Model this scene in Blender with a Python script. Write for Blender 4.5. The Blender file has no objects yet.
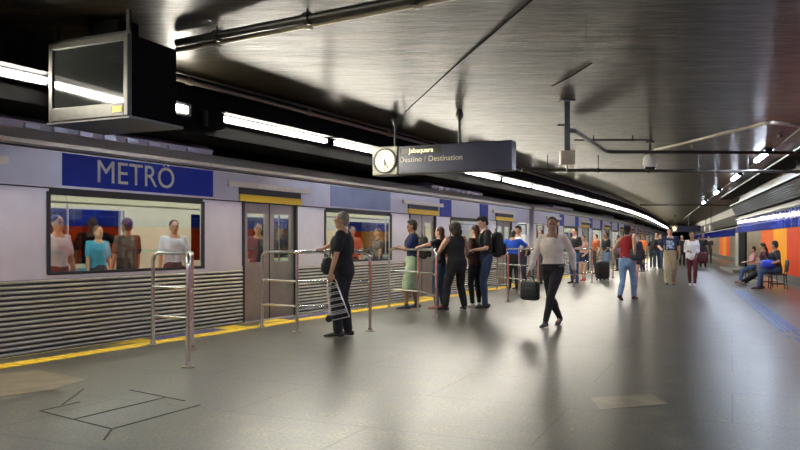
import bpy, bmesh, math, random
from mathutils import Vector, Matrix, Quaternion, noise
random.seed(7)
C = bpy.context.scene.collection
PI = math.pi
V = Vector
H0 = 1.33          # eye height
F = 746.0          # focal length in pixels of the 800 px wide frame
HY = 242.0         # horizon line
# ------------------------------------------------------------------ basics
def G(px, py, z=0.0):
    d = (H0 - z) * F / (py - HY)
    return V(((px - 400) / F * d, d, z))
def AT(px, py, d):
    return V(((px - 400) / F * d, d, H0 + (HY - py) / F * d))
def UP(px, py, z):
    d = (z - H0) * F / (HY - py)
    return V(((px - 400) / F * d, d, z))

MATS = {}
def nodes(name):
    m = bpy.data.materials.new(name); m.use_nodes = True
    nt = m.node_tree
    return m, nt, nt.nodes['Principled BSDF']
def mat(name, col, rough=0.6, metal=0.0, var=0.12, scale=14.0, bump=0.0, spec=None, emit=0.0):
    if name in MATS: return MATS[name]
    m, nt, b = nodes(name)
    b.inputs['Roughness'].default_value = rough
    b.inputs['Metallic'].default_value = metal
    if spec is not None: b.inputs['Specular IOR Level'].default_value = spec
    if emit:
        b.inputs['Base Color'].default_value = (*col, 1)
        b.inputs['Emission Color'].default_value = (*col, 1)
        b.inputs['Emission Strength'].default_value = emit
    else:
        tc = nt.nodes.new('ShaderNodeTexCoord'); n = nt.nodes.new('ShaderNodeTexNoise')
        n.inputs['Scale'].default_value = scale; n.inputs['Detail'].default_value = 4
        r = nt.nodes.new('ShaderNodeValToRGB')
        r.color_ramp.elements[0].position = .3; r.color_ramp.elements[1].position = .7
        r.color_ramp.elements[0].color = (*[c * (1 - var) for c in col], 1)
        r.color_ramp.elements[1].color = (*[min(1, c * (1 + var)) for c in col], 1)
        nt.links.new(tc.outputs['Object'], n.inputs['Vector'])
        nt.links.new(n.outputs['Fac'], r.inputs['Fac']); nt.links.new(r.outputs['Color'], b.inputs['Base Color'])
        if bump:
            bp = nt.nodes.new('ShaderNodeBump'); bp.inputs['Strength'].default_value = bump
            bp.inputs['Distance'].default_value = .02
            nt.links.new(n.outputs['Fac'], bp.inputs['Height']); nt.links.new(bp.outputs['Normal'], b.inputs['Normal'])
    MATS[name] = m
    return m

def obj(name, bm, m, parent=None, smooth=True, bevel=0.0):
    me = bpy.data.meshes.new(name)
    bmesh.ops.recalc_face_normals(bm, faces=bm.faces[:])
    bm.to_mesh(me); bm.free()
    return obm(name, me, m, parent, smooth, bevel)
def obm(name, me, m, parent=None, smooth=True, bevel=0.0):
    if m is not None and len(me.materials) == 0: me.materials.append(m)
    if smooth:
        for p in me.polygons: p.use_smooth = True
        try: me.set_sharp_from_angle(angle=math.radians(38))
        except Exception: pass
    o = bpy.data.objects.new(name, me); C.objects.link(o)
    if parent is not None: o.parent = parent
    if bevel:
        bv = o.modifiers.new('bevel', 'BEVEL'); bv.width = bevel; bv.segments = 2; bv.limit_method = 'ANGLE'
    return o
def tag(o, label, cat, group=None, kind=None):
    if label: o['label'] = label
    if cat: o['category'] = cat
    if group: o['group'] = group
    if kind: o['kind'] = kind
    return o
def thing(name, label, cat, loc=(0, 0, 0), rz=0.0, group=None):
    o = bpy.data.objects.new(name, None); C.objects.link(o)
    o.empty_display_size = .2
    o.location = loc; o.rotation_euler = (0, 0, rz)
    return tag(o, label, cat, group)
def struct(name, bm, m, label=None, parent=None, smooth=False):
    o = obj(name, bm, m, parent, smooth=smooth)
    if parent is None:
        o['kind'] = 'structure'
        o['label'] = label or name.replace('_', ' ')
        o['category'] = name.split('_')[0]
    return o
def BM(): return bmesh.new()
def hexa(bm, c):   # 8 corners: bottom ring 4, top ring 4
    v = [bm.verts.new(p) for p in c]
    for f in ((0,3,2,1),(4,5,6,7),(0,1,5,4),(1,2,6,5),(2,3,7,6),(3,0,4,7)):
        bm.faces.new([v[i] for i in f])
def box(bm, x0, x1, y0, y1, z0, z1, M=None):
    c = [V((x0,y0,z0)),V((x1,y0,z0)),V((x1,y1,z0)),V((x0,y1,z0)),V((x0,y0,z1)),V((x1,y0,z1)),V((x1,y1,z1)),V((x0,y1,z1))]
    if M is not None: c = [M @ p for p in c]
    hexa(bm, c)
def beam(bm, a, b, w, h, up=V((0,0,1))):
    a, b = V(a), V(b); d = (b - a).normalized(); s = d.cross(up).normalized() * w / 2; u = s.cross(d).normalized() * h / 2
    hexa(bm, [a-s-u, a+s-u, b+s-u, b-s-u, a-s+u, a+s+u, b+s+u, b-s+u])
def tube(bm, pts, r, n=10, cap=True):
    pts = [V(p) for p in pts]
    rs = r if isinstance(r, (list, tuple)) else [r] * len(pts)
    rings = []; prev = None
    for i, p in enumerate(pts):
        t = (pts[min(i+1, len(pts)-1)] - pts[max(i-1, 0)]).normalized()
        if prev is None:
            s = t.cross(V((0,0,1)))
            if s.length < .1: s = t.cross(V((1,0,0)))
        else: s = prev - t * prev.dot(t)
        s.normalize(); prev = s; u = t.cross(s)
        rings.append([bm.verts.new(p + (s*math.cos(2*PI*k/n) + u*math.sin(2*PI*k/n)) * rs[i]) for k in range(n)])
    for a, b in zip(rings, rings[1:]):
        for k in range(n): bm.faces.new((a[k], a[(k+1)%n], b[(k+1)%n], b[k]))
    if cap: bm.faces.new(rings[0][::-1]); bm.faces.new(rings[-1])
def rounded(pts, r, n=5):
    """polyline with rounded corners"""
    pts = [V(p) for p in pts]; out = [pts[0]]
    for i in range(1, len(pts)-1):
        a, b, c = pts[i-1], pts[i], pts[i+1]
        rr = min(r, (a-b).length*.45, (c-b).length*.45)
        p, q = b + (a-b).normalized()*rr, b + (c-b).normalized()*rr
        for k in range(n+1):
            t = k / n; out.append(p*(1-t)**2 + b*2*t*(1-t) + q*t*t)
    out.append(pts[-1]); return out
def lathe(bm, c, prof, n=20, axis=None):
    c = V(c); rot = (V((0,0,1)).rotation_difference(V(axis)) if axis is not None else Quaternion())
    rings = [[bm.verts.new(c + rot @ V((r*math.cos(2*PI*k/n), r*math.sin(2*PI*k/n), z))) for k in range(n)] for r, z in prof]
    for a, b in zip(rings, rings[1:]):
        for k in range(n): bm.faces.new((a[k], a[(k+1)%n], b[(k+1)%n], b[k]))
    bm.faces.new(rings[0][::-1]); bm.faces.new(rings[-1])
def ell(bm, c, r, M=None, u=16, v=12):
    c = V(c); R = V(r)
    res = bmesh.ops.create_uvsphere(bm, u_segments=u, v_segments=v, radius=1.0)
    for w in res['verts']:
        p = V((w.co.x*R.x, w.co.y*R.y, w.co.z*R.z))
        if M is not None: p = M @ p
        w.co = p + c
def superbox(bm, c, size, M=None, e=3.2, n=20):
    """soft-cornered box"""
    res = bmesh.ops.create_uvsphere(bm, u_segments=n, v_segments=n//2+4, radius=1.0)
    for w in res['verts']:
        p = w.co
        k = (abs(p.x)**e + abs(p.y)**e + abs(p.z)**e) ** (-1/e)
        q = V((p.x*k*size[0]/2, p.y*k*size[1]/2, p.z*k*size[2]/2))
        if M is not None: q = M @ q
        w.co = q + V(c)

# ------------------------------------------------------------------ the gently curving platform edge
S = .887
def _slope(Z):
    if Z < 14: return .535
    if Z < 68: return .535 - .0026 * (Z - 14)
    return .395
TAB = []
def _mk():
    Z = -34.0; st = .25
    X = -4.9 - .535 * (9.1 + 34.0)
    s = None; pts = []
    while Z < 150:
        pts.append((X*S, Z*S)); X += _slope(Z + st/2) * st; Z += st
    # arc length with zero at Y = 0
    i0 = min(range(len(pts)), key=lambda i: abs(pts[i][1]))
    acc = [0.0]
    for a, b in zip(pts, pts[1:]): acc.append(acc[-1] + math.hypot(b[0]-a[0], b[1]-a[1]))
    for p, a in zip(pts, acc): TAB.append((a - acc[i0], p[0], p[1]))
_mk()
DS = (TAB[-1][0] - TAB[0][0]) / (len(TAB) - 1)
def spine(s):
    lo = max(0, min(len(TAB)-2, int((s - TAB[0][0]) / (DS*1.02)) - 4))
    while lo < len(TAB)-2 and TAB[lo+1][0] < s: lo += 1
    a, b = TAB[lo], TAB[lo+1]
    t = (s - a[0]) / (b[0] - a[0])
    p = V((a[1] + (b[1]-a[1])*t, a[2] + (b[2]-a[2])*t, 0))
    d = V((b[1]-a[1], b[2]-a[2], 0)).normalized()
    return p, d
def P(s, n, z):
    p, d = spine(s)
    return p + V((d.y, -d.x, 0)) * n + V((0, 0, z))
def s_at_px(px, n):
    lo, hi = 3.0, 125.0
    for _ in range(40):
        m = (lo + hi) / 2; q = P(m, n, 0)
        if q.y <= .1 or q.x / q.y * F + 400 < px: lo = m
        else: hi = m
    return lo
def srange(s0, s1, st=2.0):
    k = max(1, int(math.ceil((s1 - s0) / st))); return [s0 + (s1-s0)*i/k for i in range(k+1)]
def cprof(bm, s0, s1, prof, st=2.0, closed=True):
    """sweep an (n, z) profile along the edge curve"""
    rings = [[bm.verts.new(P(s, n, z)) for n, z in prof] for s in srange(s0, s1, st)]
    m = len(prof)
    for a, b in zip(rings, rings[1:]):
        for k in range(m if closed else m-1): bm.faces.new((a[k], a[(k+1)%m], b[(k+1)%m], b[k]))
    if closed: bm.faces.new(rings[0][::-1]); bm.faces.new(rings[-1])
def cbox(bm, s0, s1, n0, n1, z0, z1, st=2.0):
    cprof(bm, s0, s1, [(n0,z0),(n1,z0),(n1,z1),(n0,z1)], st)

# ------------------------------------------------------------------ setting materials
def link(nt, a, b): nt.links.new(a, b)
def ramp(nt, els):
    r = nt.nodes.new('ShaderNodeValToRGB'); cr = r.color_ramp
    cr.elements[0].position, cr.elements[0].color = els[0][0], (*els[0][1], 1)
    cr.elements[1].position, cr.elements[1].color = els[-1][0], (*els[-1][1], 1)
    for p, c in els[1:-1]:
        e = cr.elements.new(p); e.color = (*c, 1)
    return r
def noise_n(nt, vec, scale, detail=5, rough=.6):
    n = nt.nodes.new('ShaderNodeTexNoise'); n.inputs['Scale'].default_value = scale
    n.inputs['Detail'].default_value = detail; n.inputs['Roughness'].default_value = rough
    link(nt, vec, n.inputs['Vector']); return n
def mapping(nt, rot=0, scale=(1,1,1)):
    tc = nt.nodes.new('ShaderNodeTexCoord'); mp = nt.nodes.new('ShaderNodeMapping')
    mp.inputs['Rotation'].default_value = (0, 0, rot); mp.inputs['Scale'].default_value = scale
    link(nt, tc.outputs['Object'], mp.inputs['Vector']); return mp.outputs['Vector']
def floor_mat():
    m, nt, b = nodes('polished_granite')
    v = mapping(nt, math.radians(24)); 
    n1 = noise_n(nt, v, .45, 6); n2 = noise_n(nt, v, 38, 4, .8); n3 = noise_n(nt, v, 3.5, 6, .65)
    r1 = ramp(nt, [(.32, (.045,.043,.033)), (.5, (.09,.085,.062)), (.7, (.18,.16,.10))]); link(nt, n3.outputs['Fac'], r1.inputs['Fac'])
    r2 = ramp(nt, [(.38, (.25,.25,.25)), (.62, (1.6,1.6,1.6))]); link(nt, n2.outputs['Fac'], r2.inputs['Fac'])
    r0 = ramp(nt, [(.3, (.7,.7,.72)), (.7, (1.15,1.12,1.05))]); link(nt, n1.outputs['Fac'], r0.inputs['Fac'])
    def mul(a, c, fac=1.0):
        x = nt.nodes.new('ShaderNodeMix'); x.data_type = 'RGBA'; x.blend_type = 'MULTIPLY'; x.inputs[0].default_value = fac
        link(nt, a, x.inputs[6]); link(nt, c, x.inputs[7]); return x.outputs[2]
    c = mul(r1.outputs['Color'], r2.outputs['Color']); c = mul(c, r0.outputs['Color'])
    br = nt.nodes.new('ShaderNodeTexBrick'); br.inputs['Scale'].default_value = 1.0
    br.inputs['Mortar Size'].default_value = .009; br.inputs['Brick Width'].default_value = 2.4; br.inputs['Row Height'].default_value = 1.2
    br.inputs['Color1'].default_value = (1,1,1,1); br.inputs['Color2'].default_value = (.9,.9,.9,1); br.inputs['Mortar'].default_value = (.22,.22,.22,1)
    link(nt, v, br.inputs['Vector']); c = mul(c, br.outputs['Color'])
    link(nt, c, b.inputs['Base Color'])
    rr = ramp(nt, [(.35, (.285,.285,.285)), (.65, (.36,.36,.36))])
    link(nt, n3.outputs['Fac'], rr.inputs['Fac']); link(nt, rr.outputs['Color'], b.inputs['Roughness'])
    b.inputs['Specular IOR Level'].default_value = 1.0
    return m
def ceiling_mat():
    m, nt, b = nodes('varnished_concrete')
    v = mapping(nt, math.radians(6), (.5, 2.2, 1)); v2 = mapping(nt, math.radians(24))
    n1 = noise_n(nt, v, 1.4, 7, .7); n2 = noise_n(nt, v, 6, 6, .7)
    r = ramp(nt, [(.3, (.007,.006,.004)), (.5, (.022,.018,.012)), (.7, (.07,.056,.036))]); link(nt, n1.outputs['Fac'], r.inputs['Fac'])
    br = nt.nodes.new('ShaderNodeTexBrick'); br.inputs['Scale'].default_value = 1.0; br.inputs['Mortar Size'].default_value = .012
    br.inputs['Brick Width'].default_value = 5.5; br.inputs['Row Height'].default_value = 1.15
    br.inputs['Color1'].default_value = (1,1,1,1); br.inputs['Color2'].default_value = (.78,.78,.78,1); br.inputs['Mortar'].default_value = (.2,.2,.2,1)
    link(nt, mapping(nt, math.radians(14)), br.inputs['Vector'])
    x = nt.nodes.new('ShaderNodeMix'); x.data_type = 'RGBA'; x.blend_type = 'MULTIPLY'; x.inputs[0].default_value = 1
    link(nt, r.outputs['Color'], x.inputs[6]); link(nt, br.outputs['Color'], x.inputs[7])
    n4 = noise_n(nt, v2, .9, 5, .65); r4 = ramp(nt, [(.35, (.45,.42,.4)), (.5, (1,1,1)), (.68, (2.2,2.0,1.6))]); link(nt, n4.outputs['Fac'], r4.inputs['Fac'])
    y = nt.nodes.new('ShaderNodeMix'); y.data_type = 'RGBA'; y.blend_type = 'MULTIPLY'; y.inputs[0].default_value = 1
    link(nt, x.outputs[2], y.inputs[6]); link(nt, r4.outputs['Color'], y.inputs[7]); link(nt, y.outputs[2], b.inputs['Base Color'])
    rr = ramp(nt, [(.35, (.285,.285,.285)), (.65, (.38,.38,.38))])
    link(nt, n2.outputs['Fac'], rr.inputs['Fac']); link(nt, rr.outputs['Color'], b.inputs['Roughness'])
    b.inputs['Specular IOR Level'].default_value = .34; b.inputs['Specular Tint'].default_value = (1, .88, .70, 1)
    bp = nt.nodes.new('ShaderNodeBump'); bp.inputs['Strength'].default_value = .6; bp.inputs['Distance'].default_value = .03
    link(nt, n1.outputs['Fac'], bp.inputs['Height']); link(nt, bp.outputs['Normal'], b.inputs['Normal'])
    return m
def tile_mat():
    m, nt, b = nodes('glazed_blue_tile')
    v = mapping(nt, -math.atan(1/.337) * 0, (1, 1, 1))
    n = noise_n(nt, v, 2.2, 4)
    r = ramp(nt, [(.35, (.02,.035,.30)), (.6, (.03,.06,.48)), (.72, (.10,.14,.6))]); link(nt, n.outputs['Fac'], r.inputs['Fac'])
    link(nt, r.outputs['Color'], b.inputs['Base Color']); b.inputs['Roughness'].default_value = .05; b.inputs['Specular IOR Level'].default_value = .12
    bp = nt.nodes.new('ShaderNodeBump'); bp.inputs['Strength'].default_value = .25; bp.inputs['Distance'].default_value = .01
    link(nt, n.outputs['Fac'], bp.inputs['Height']); link(nt, bp.outputs['Normal'], b.inputs['Normal'])
    return m
def glass_mat(name, tint=(.9,.95,.95), fac=.15, rough=.03):
    m = bpy.data.materials.new(name); m.use_nodes = True; nt = m.node_tree; nt.nodes.clear()
    o = nt.nodes.new('ShaderNodeOutputMaterial'); mx = nt.nodes.new('ShaderNodeMixShader')
    t = nt.nodes.new('ShaderNodeBsdfTransparent'); t.inputs['Color'].default_value = (*tint, 1)
    g = nt.nodes.new('ShaderNodeBsdfGlossy'); g.inputs['Roughness'].default_value = rough
    mx.inputs[0].default_value = fac
    link(nt, t.outputs[0], mx.inputs[1]); link(nt, g.outputs[0], mx.inputs[2]); link(nt, mx.outputs[0], o.inputs['Surface'])
    return m
def emis(name, col, st):
    m = bpy.data.materials.new(name); m.use_nodes = True; nt = m.node_tree; nt.nodes.clear()
    o = nt.nodes.new('ShaderNodeOutputMaterial'); e = nt.nodes.new('ShaderNodeEmission')
    e.inputs['Color'].default_value = (*col, 1); e.inputs['Strength'].default_value = st
    link(nt, e.outputs[0], o.inputs['Surface']); return m

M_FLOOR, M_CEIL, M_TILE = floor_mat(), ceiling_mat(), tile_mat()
M_BLACK = mat('soot_black', (.0035,.0035,.004), .9, spec=.1)
M_DARK = mat('dark_paint', (.022,.023,.026), .45)
M_PIPE = mat('dark_pipe', (.035,.033,.03), .35, .3)
M_CONDUIT = mat('galvanised_conduit', (.42,.38,.30), .35, .7)
M_STEEL = mat('stainless_steel', (.72,.70,.66), .22, 1.0, .05)
M_TRAIN = mat('brushed_train_steel', (.70,.69,.72), .36, .45, .04, 5)
M_TRAINP = mat('painted_train_panel', (.60,.60,.68), .3, .2, .05, 3)
M_RIB = mat('ribbed_train_steel', (.66,.64,.60), .38, .55, .12, 6)
M_DOOR = mat('door_steel', (.36,.33,.30), .3, .6, .1, 4)
M_CREAM = mat('roof_edge_cream', (.75,.71,.60), .35, .2, .06)
M_BLUE = mat('train_blue', (.004,.028,.42), .4, 0, .08, 2, spec=.2)
M_PALEBLUE = mat('train_pale_blue', (.22,.27,.44), .3, .2, .1, 2)
M_YEL = mat('yellow_paint', (.9,.62,.01), .4, 0, .05)
M_GLASS = glass_mat('train_window_glass', (.82,.85,.84), .12)
M_RUB = mat('black_rubber', (.015,.015,.016), .5)
M_INT = mat('cream_interior', (.46,.44,.34), .5, 0, .05)
M_INTL = emis('train_interior_light', (1, .97, .86), 7.5)
LW = emis('warm_fluorescent', (1, .945, .81), 76)
LC = emis('cool_fluorescent', (.74, .83, 1), 60)

CZ = 3.72
S0, S1 = -26.0, 124.0
# floor, pit, ceiling
bm = BM(); ss = srange(S0, S1, 2)
L = [P(s, -.40, 0) for s in ss]
Rr = [V((max(4.6 + .345*p.y, p.x + 5), p.y, 0)) + V((3.2, 0, 0)) for p in L]
def slab(bm, A, B, z0, z1):
    a0 = [bm.verts.new((p.x, p.y, z0)) for p in A]; b0 = [bm.verts.new((p.x, p.y, z0)) for p in B]
    a1 = [bm.verts.new((p.x, p.y, z1)) for p in A]; b1 = [bm.verts.new((p.x, p.y, z1)) for p in B]
    for i in range(len(A)-1):
        bm.faces.new((a1[i], a1[i+1], b1[i+1], b1[i])); bm.faces.new((a0[i], b0[i], b0[i+1], a0[i+1]))
        bm.faces.new((a0[i], a0[i+1], a1[i+1], a1[i])); bm.faces.new((b0[i], b1[i], b1[i+1], b0[i+1]))
    bm.faces.new((a0[0], a1[0], b1[0], b0[0])); bm.faces.new((a0[-1], b0[-1], b1[-1], a1[-1]))
slab(bm, L, Rr, -.3, 0)
struct('floor', bm, M_FLOOR, 'polished grey granite station platform floor')
bm = BM(); cprof(bm, S0, S1, [(-6.4,-1.3),(-.45,-1.3),(-.45,-1.15),(-6.4,-1.15)])
struct('floor_trackbed', bm, M_BLACK, 'dark sunken track bed under the train')
bm = BM(); cprof(bm, S0, S1, [(-.62,-1.2),(-.40,-1.2),(-.40,-.3),(-.62,-.3)]) ; struct('wall_platform_edge', bm, M_BLACK, 'dark concrete face of the platform edge')
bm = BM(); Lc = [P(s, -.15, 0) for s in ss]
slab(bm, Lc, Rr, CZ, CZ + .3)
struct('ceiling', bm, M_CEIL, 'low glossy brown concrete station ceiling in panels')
bm = BM(); cprof(bm, S0, S1, [(-6.4,4.3),(-.9,4.3),(-.9,4.5),(-6.4,4.5)]); struct('ceiling_track', bm, M_BLACK, 'black ceiling over the tracks')
bm = BM(); cprof(bm, S0, S1, [(-6.6,-1.3),(-6.4,-1.3),(-6.4,4.5),(-6.6,4.5)]); struct('wall_left', bm, M_BLACK, 'black tunnel wall behind the train')
bm = BM(); cprof(bm, S0, S1, [(-.95,2.92),(-.13,2.92),(-.13,CZ+.3),(-.95,CZ+.62)]); struct('trim_1', bm, M_BLACK, 'dark beam above the platform edge carrying the tube lamps')
# end walls
pE, dE = spine(S1); bm = BM()
hexa(bm, [V((pE.x-8,pE.y-.2,-1.3)),V((pE.x+26,pE.y-.2,-1.3)),V((pE.x+26,pE.y,-1.3)),V((pE.x-8,pE.y,-1.3)),V((pE.x-8,pE.y-.2,4.5)),V((pE.x+26,pE.y-.2,4.5)),V((pE.x+26,pE.y,4.5)),V((pE.x-8,pE.y,4.5))])
struct('wall_far', bm, M_DARK, 'dark wall closing the far end of the platform')
pB, dB = spine(S0); bm = BM()
box(bm, pB.x-8, pB.x+34, pB.y, pB.y+.2, -1.3, 4.5); struct('wall_back', bm, M_DARK, 'dark wall closing the near end of the platform')

# right wall (two stretches, the far one set back)
def W(t, n, z, far=False):   # t = distance from the camera plane, n = out of the wall towards the platform
    b = V((4.435 + .337*t, t, z)) if not far else V((22.2 + .34*(t-49), t, z))
    return b + V((-.9477, .319, 0)) * n
def wbox(bm, t0, t1, n0, n1, z0, z1, far=False):
    k = [(t0,n0),(t1,n0),(t1,n1),(t0,n1)]
    hexa(bm, [W(t, n, z0, far) for t, n in k] + [W(t, n, z1, far) for t, n in k])
M_WALLG = mat('brown_grey_wall', (.13,.11,.08), .5, 0, .15, 2)
M_OR = mat('orange_enamel_panel', (.80,.13,.001), .6, 0, .08, 1.2, spec=.1)
M_RE = mat('red_orange_enamel_panel', (.74,.055,.001), .6, 0, .08, 1.2, spec=.1)
M_YE = mat('amber_enamel_panel', (.86,.34,.001), .6, 0, .08, 1.2, spec=.1)
M_BR = mat('olive_brown_panel', (.16,.11,.045), .35, 0, .15, 1.2)
TW = 37.8
bm = BM(); wbox(bm, pB.y, TW, -.3, 0, 0, CZ+.1); struct('wall_right', bm, M_WALLG, 'wall behind the coloured panels on the right')
bm = BM(); wbox(bm, TW-2, pE.y+4, -.3, 0, 0, CZ+.1, True); struct('wall_right_far', bm, M_WALLG, 'set-back far stretch of the right wall')
def t_px(px, far=False):
    k = (px-400)/F
    return (4.435 / (k - .337)) if not far else ((22.2 - .34*49) / (k - .34))
def slats(bm, t0, t1, far=False, z0=.28, z1=1.78, w=.16):
    k = max(1, int(round((t1-t0)/w))); w = (t1-t0)/k
    for i in range(k):
        a = t0 + i*w; wbox(bm, a+.012, a+w-.012, 0.0, .05, z0, z1, far)
        wbox(bm, a, a+w, 0.0, .03, z0, z1, far)
tn = 4
def panel(t0, t1, m, lab, far=False):
    global tn
    bm = BM(); slats(bm, t0, t1, far, w=.16 if not far else .5); tn += 1
    struct('trim_%d' % tn, bm, m, lab)
e = [t_px(x) for x in (748, 762, 775, 788.5, 806, 830)]
panel(e[1], e[0], M_BR, 'brown slatted wall panel beside the dark opening')
panel(e[2], e[1], M_OR, 'orange slatted wall panel next to the brown one')
panel(e[3], e[2], M_YE, 'amber slatted wall panel behind the seated couple')
panel(e[4], e[3], M_RE, 'red-orange slatted wall panel at the right edge')
panel(e[5], e[4], M_OR, 'orange slatted wall panel past the frame edge')
panel(1, e[5], M_RE, 'row of red slatted wall panels past the frame edge')
fx = [737, 730, 727, 723.5, 720, 711]
ft = [t_px(x, True) for x in fx]
for i, (m, lab) in enumerate(((M_BR,'brown panel of the far wall nearest the corner'),(M_RE,'red-orange panel of the far wall'),(M_YE,'amber panel of the far wall'),(M_OR,'orange panel of the far wall'),(M_BR,'brown panels at the far end of the wall'))):
    panel(ft[i], ft[i+1], m, lab, True)
bm = BM(); wbox(bm, pB.y+.3, TW, 0, .07, 1.80, 2.38); struct('trim_2', bm, M_TILE, 'glazed blue tile frieze above the coloured panels')
bm = BM(); wbox(bm, TW, pE.y, 0, .07, 1.72, 2.25, True); struct('trim_3', bm, M_TILE, 'blue tile frieze along the far wall')
# white lettering smudges and tile joints on the frieze
bm = BM(); t = 1.0
while t < TW:
    wbox(bm, t, t+.02, .07, .073, 1.80, 2.38); t += .6
wbox(bm, 1, TW, .07, .073, 2.08, 2.095)
struct('trim_4', bm, mat('pale_grout', (.30,.33,.5), .5), 'grout joints of the blue tile frieze')
bm = BM(); wbox(bm, pB.y+.3, TW, 0, .03, 0, .28); struct('baseboard_right', bm, mat('dark_skirting', (.03,.026,.022), .5), 'dark recessed base of the right wall')
bm = BM(); wbox(bm, TW, pE.y, 0, .03, 0, .28, True); struct('baseboard_far', bm, MATS['dark_skirting'], 'dark base of the far wall')
# black opening at the end of the near wall
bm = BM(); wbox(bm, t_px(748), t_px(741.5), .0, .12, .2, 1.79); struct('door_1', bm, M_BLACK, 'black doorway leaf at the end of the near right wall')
bm = BM(); wbox(bm, t_px(741.5), TW+.05, .0, .16, 0, 1.79); struct('trim_20', bm, mat('pale_jamb', (.30,.29,.24), .4, .3), 'pale jamb beside the black doorway')
bm = BM(); wbox(bm, t_px(756), TW, .0, .9, 0, .13); struct('trim_21', bm, mat('stone_kerb', (.17,.16,.12), .4), 'low stone plinth below the black doorway')
# duct above the frieze
def wprof(bm, t0, t1, prof, far=False):
    A = [bm.verts.new(W(t0, n, z, far)) for n, z in prof]; B = [bm.verts.new(W(t1, n, z, far)) for n, z in prof]; k = len(prof)
    for i in range(k): bm.faces.new((A[i], A[(i+1)%k], B[(i+1)%k], B[i]))
    bm.faces.new(A[::-1]); bm.faces.new(B)
duct = thing('ventilation_duct', 'long dark sloped metal duct above the blue tile frieze', 'duct', W(20, .1, 2.6))
def inv(o, w): return w
def reparent(o, root):
    o.parent = root; o.matrix_parent_inverse = Matrix.Translation(V(root.location)).inverted() if root.rotation_euler.z == 0 else (Matrix.Translation(V(root.location)) @ Matrix.Rotation(root.rotation_euler.z, 4, 'Z')).inverted()
    return o
bm = BM(); prof = [(0,2.62),(.16,2.62)]
for i in range(7):
    z = 2.64 + i*.065; n = .18 + i*.028
    prof += [(n, z), (n+.012, z+.03), (n+.004, z+.06)]
prof += [(.42,3.12),(0,3.12)]
wprof(bm, 2, TW-.2, prof); reparent(obj('duct_body', bm, mat('dark_duct_metal', (.018,.017,.016), .6, .0, .1, 8, 0, .2), smooth=False), duct)
bm = BM(); wprof(bm, 2, TW-.2, [(.38,3.12),(.46,3.12),(.46,3.17),(.38,3.17)]); reparent(obj('duct_lip', bm, mat('aluminium_lip', (.2,.19,.16), .4, .6), smooth=False), duct)
bm = BM(); wprof(bm, 2, TW-.2, [(.10,2.42),(.17,2.42),(.17,2.47),(.10,2.47)]); reparent(obj('duct_rail', bm, M_PIPE, smooth=False), duct)
duct2 = thing('ventilation_duct', 'dark duct above the far set-back stretch of the right wall', 'duct', W(60, .1, 2.6, True))
bm = BM(); wprof(bm, TW, pE.y-2, [(0,2.4),(.3,2.4),(.5,3.0),(0,3.0)], True); reparent(obj('duct_body', bm, MATS['dark_duct_metal'], smooth=False), duct2)
bm = BM(); wprof(bm, 2, TW+2, [(.15,3.60),(.75,3.60),(.75,CZ),(.15,CZ)]); o = struct('trim_22', bm, M_BLACK, 'dark ledge where the right wall meets the ceiling')
bm = BM(); tube(bm, [W(3,.80,3.62), W(TW,.80,3.62)], .022, 8); tag(obj('conduit_pipe', bm, M_CONDUIT), 'thin pale conduit along the ceiling edge above the right wall', 'pipe')

# ------------------------------------------------------------------ floor markings
def strip(bm, s0, s1, n0, n1, z=.004, st=1.0):
    cprof(bm, s0, s1, [(n0, 0.0), (n1, 0.0), (n1, z), (n0, z)], st)
def yellow_mat():
    m, nt, b = nodes('yellow_tactile')
    n = noise_n(nt, mapping(nt), 6, 5); r = ramp(nt, [(.25, (.42,.28,.02)), (.5, (.78,.53,.03)), (.8, (.9,.66,.05))])
    link(nt, n.outputs['Fac'], r.inputs['Fac']); link(nt, r.outputs['Color'], b.inputs['Base Color']); b.inputs['Roughness'].default_value = .5
    return m
bm = BM(); strip(bm, S0+1, S1-1, 0.0, .26)
s = -4.0
while s < 34:
    cbox(bm, s, s+.035, .02, .24, .004, .010, 9); s += .13
tag(obj('tactile_strip', bm, yellow_mat(), smooth=False), 'yellow tactile warning line along the platform edge', 'floor strip')
bm = BM(); strip(bm, S0+1, S1-1, -.40, -.345, .003); tag(obj('edge_strip', bm, mat('worn_yellow', (.42,.33,.14), .5, 0, .3, 9), smooth=False), 'thin worn yellowish line on the very rim of the platform', 'floor strip')
SD = s_at_px(271, -.58)      # first visible door
MOD = 6.14
M_MBLUE = mat('marking_blue', (.06,.06,.22), .45, 0, .2, 6)
for k, (a, b_) in enumerate(((-3.9, -1.3), (-.9, 1.9), (5.0, 8.1), (11.2, 14.2), (17.3, 20.3))):
    where = ('beside the leftmost railing', 'before the first train door', 'beside the man in green shorts', 'beyond the group of waiting friends', 'near the man in the blue polo shirt')[k]
    t = thing('boarding_mark', 'blue and yellow boarding mark ' + where, 'floor marking', P(SD+a, -.15, 0), 0, 'boarding marks along the platform rim')
    bm = BM(); strip(bm, SD+a+.75, SD+b_-.5, -.31, -.03, .003); reparent(obj('blue_field', bm, M_MBLUE, smooth=False), t)
    bm = BM(); v = [P(SD+a, -.17, .004), P(SD+a+.7, -.03, .004), P(SD+a+.7, -.31, .004)]
    bm.faces.new([bm.verts.new(p) for p in v]); bm.faces.new([bm.verts.new(p-V((0,0,.003))) for p in v[::-1]]); reparent(obj('yellow_arrow', bm, M_YEL, smooth=False), t)
    bm = BM(); strip(bm, SD+b_-.45, SD+b_, -.31, -.03, .003); reparent(obj('yellow_arrow', bm, M_YEL, smooth=False), t)
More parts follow.
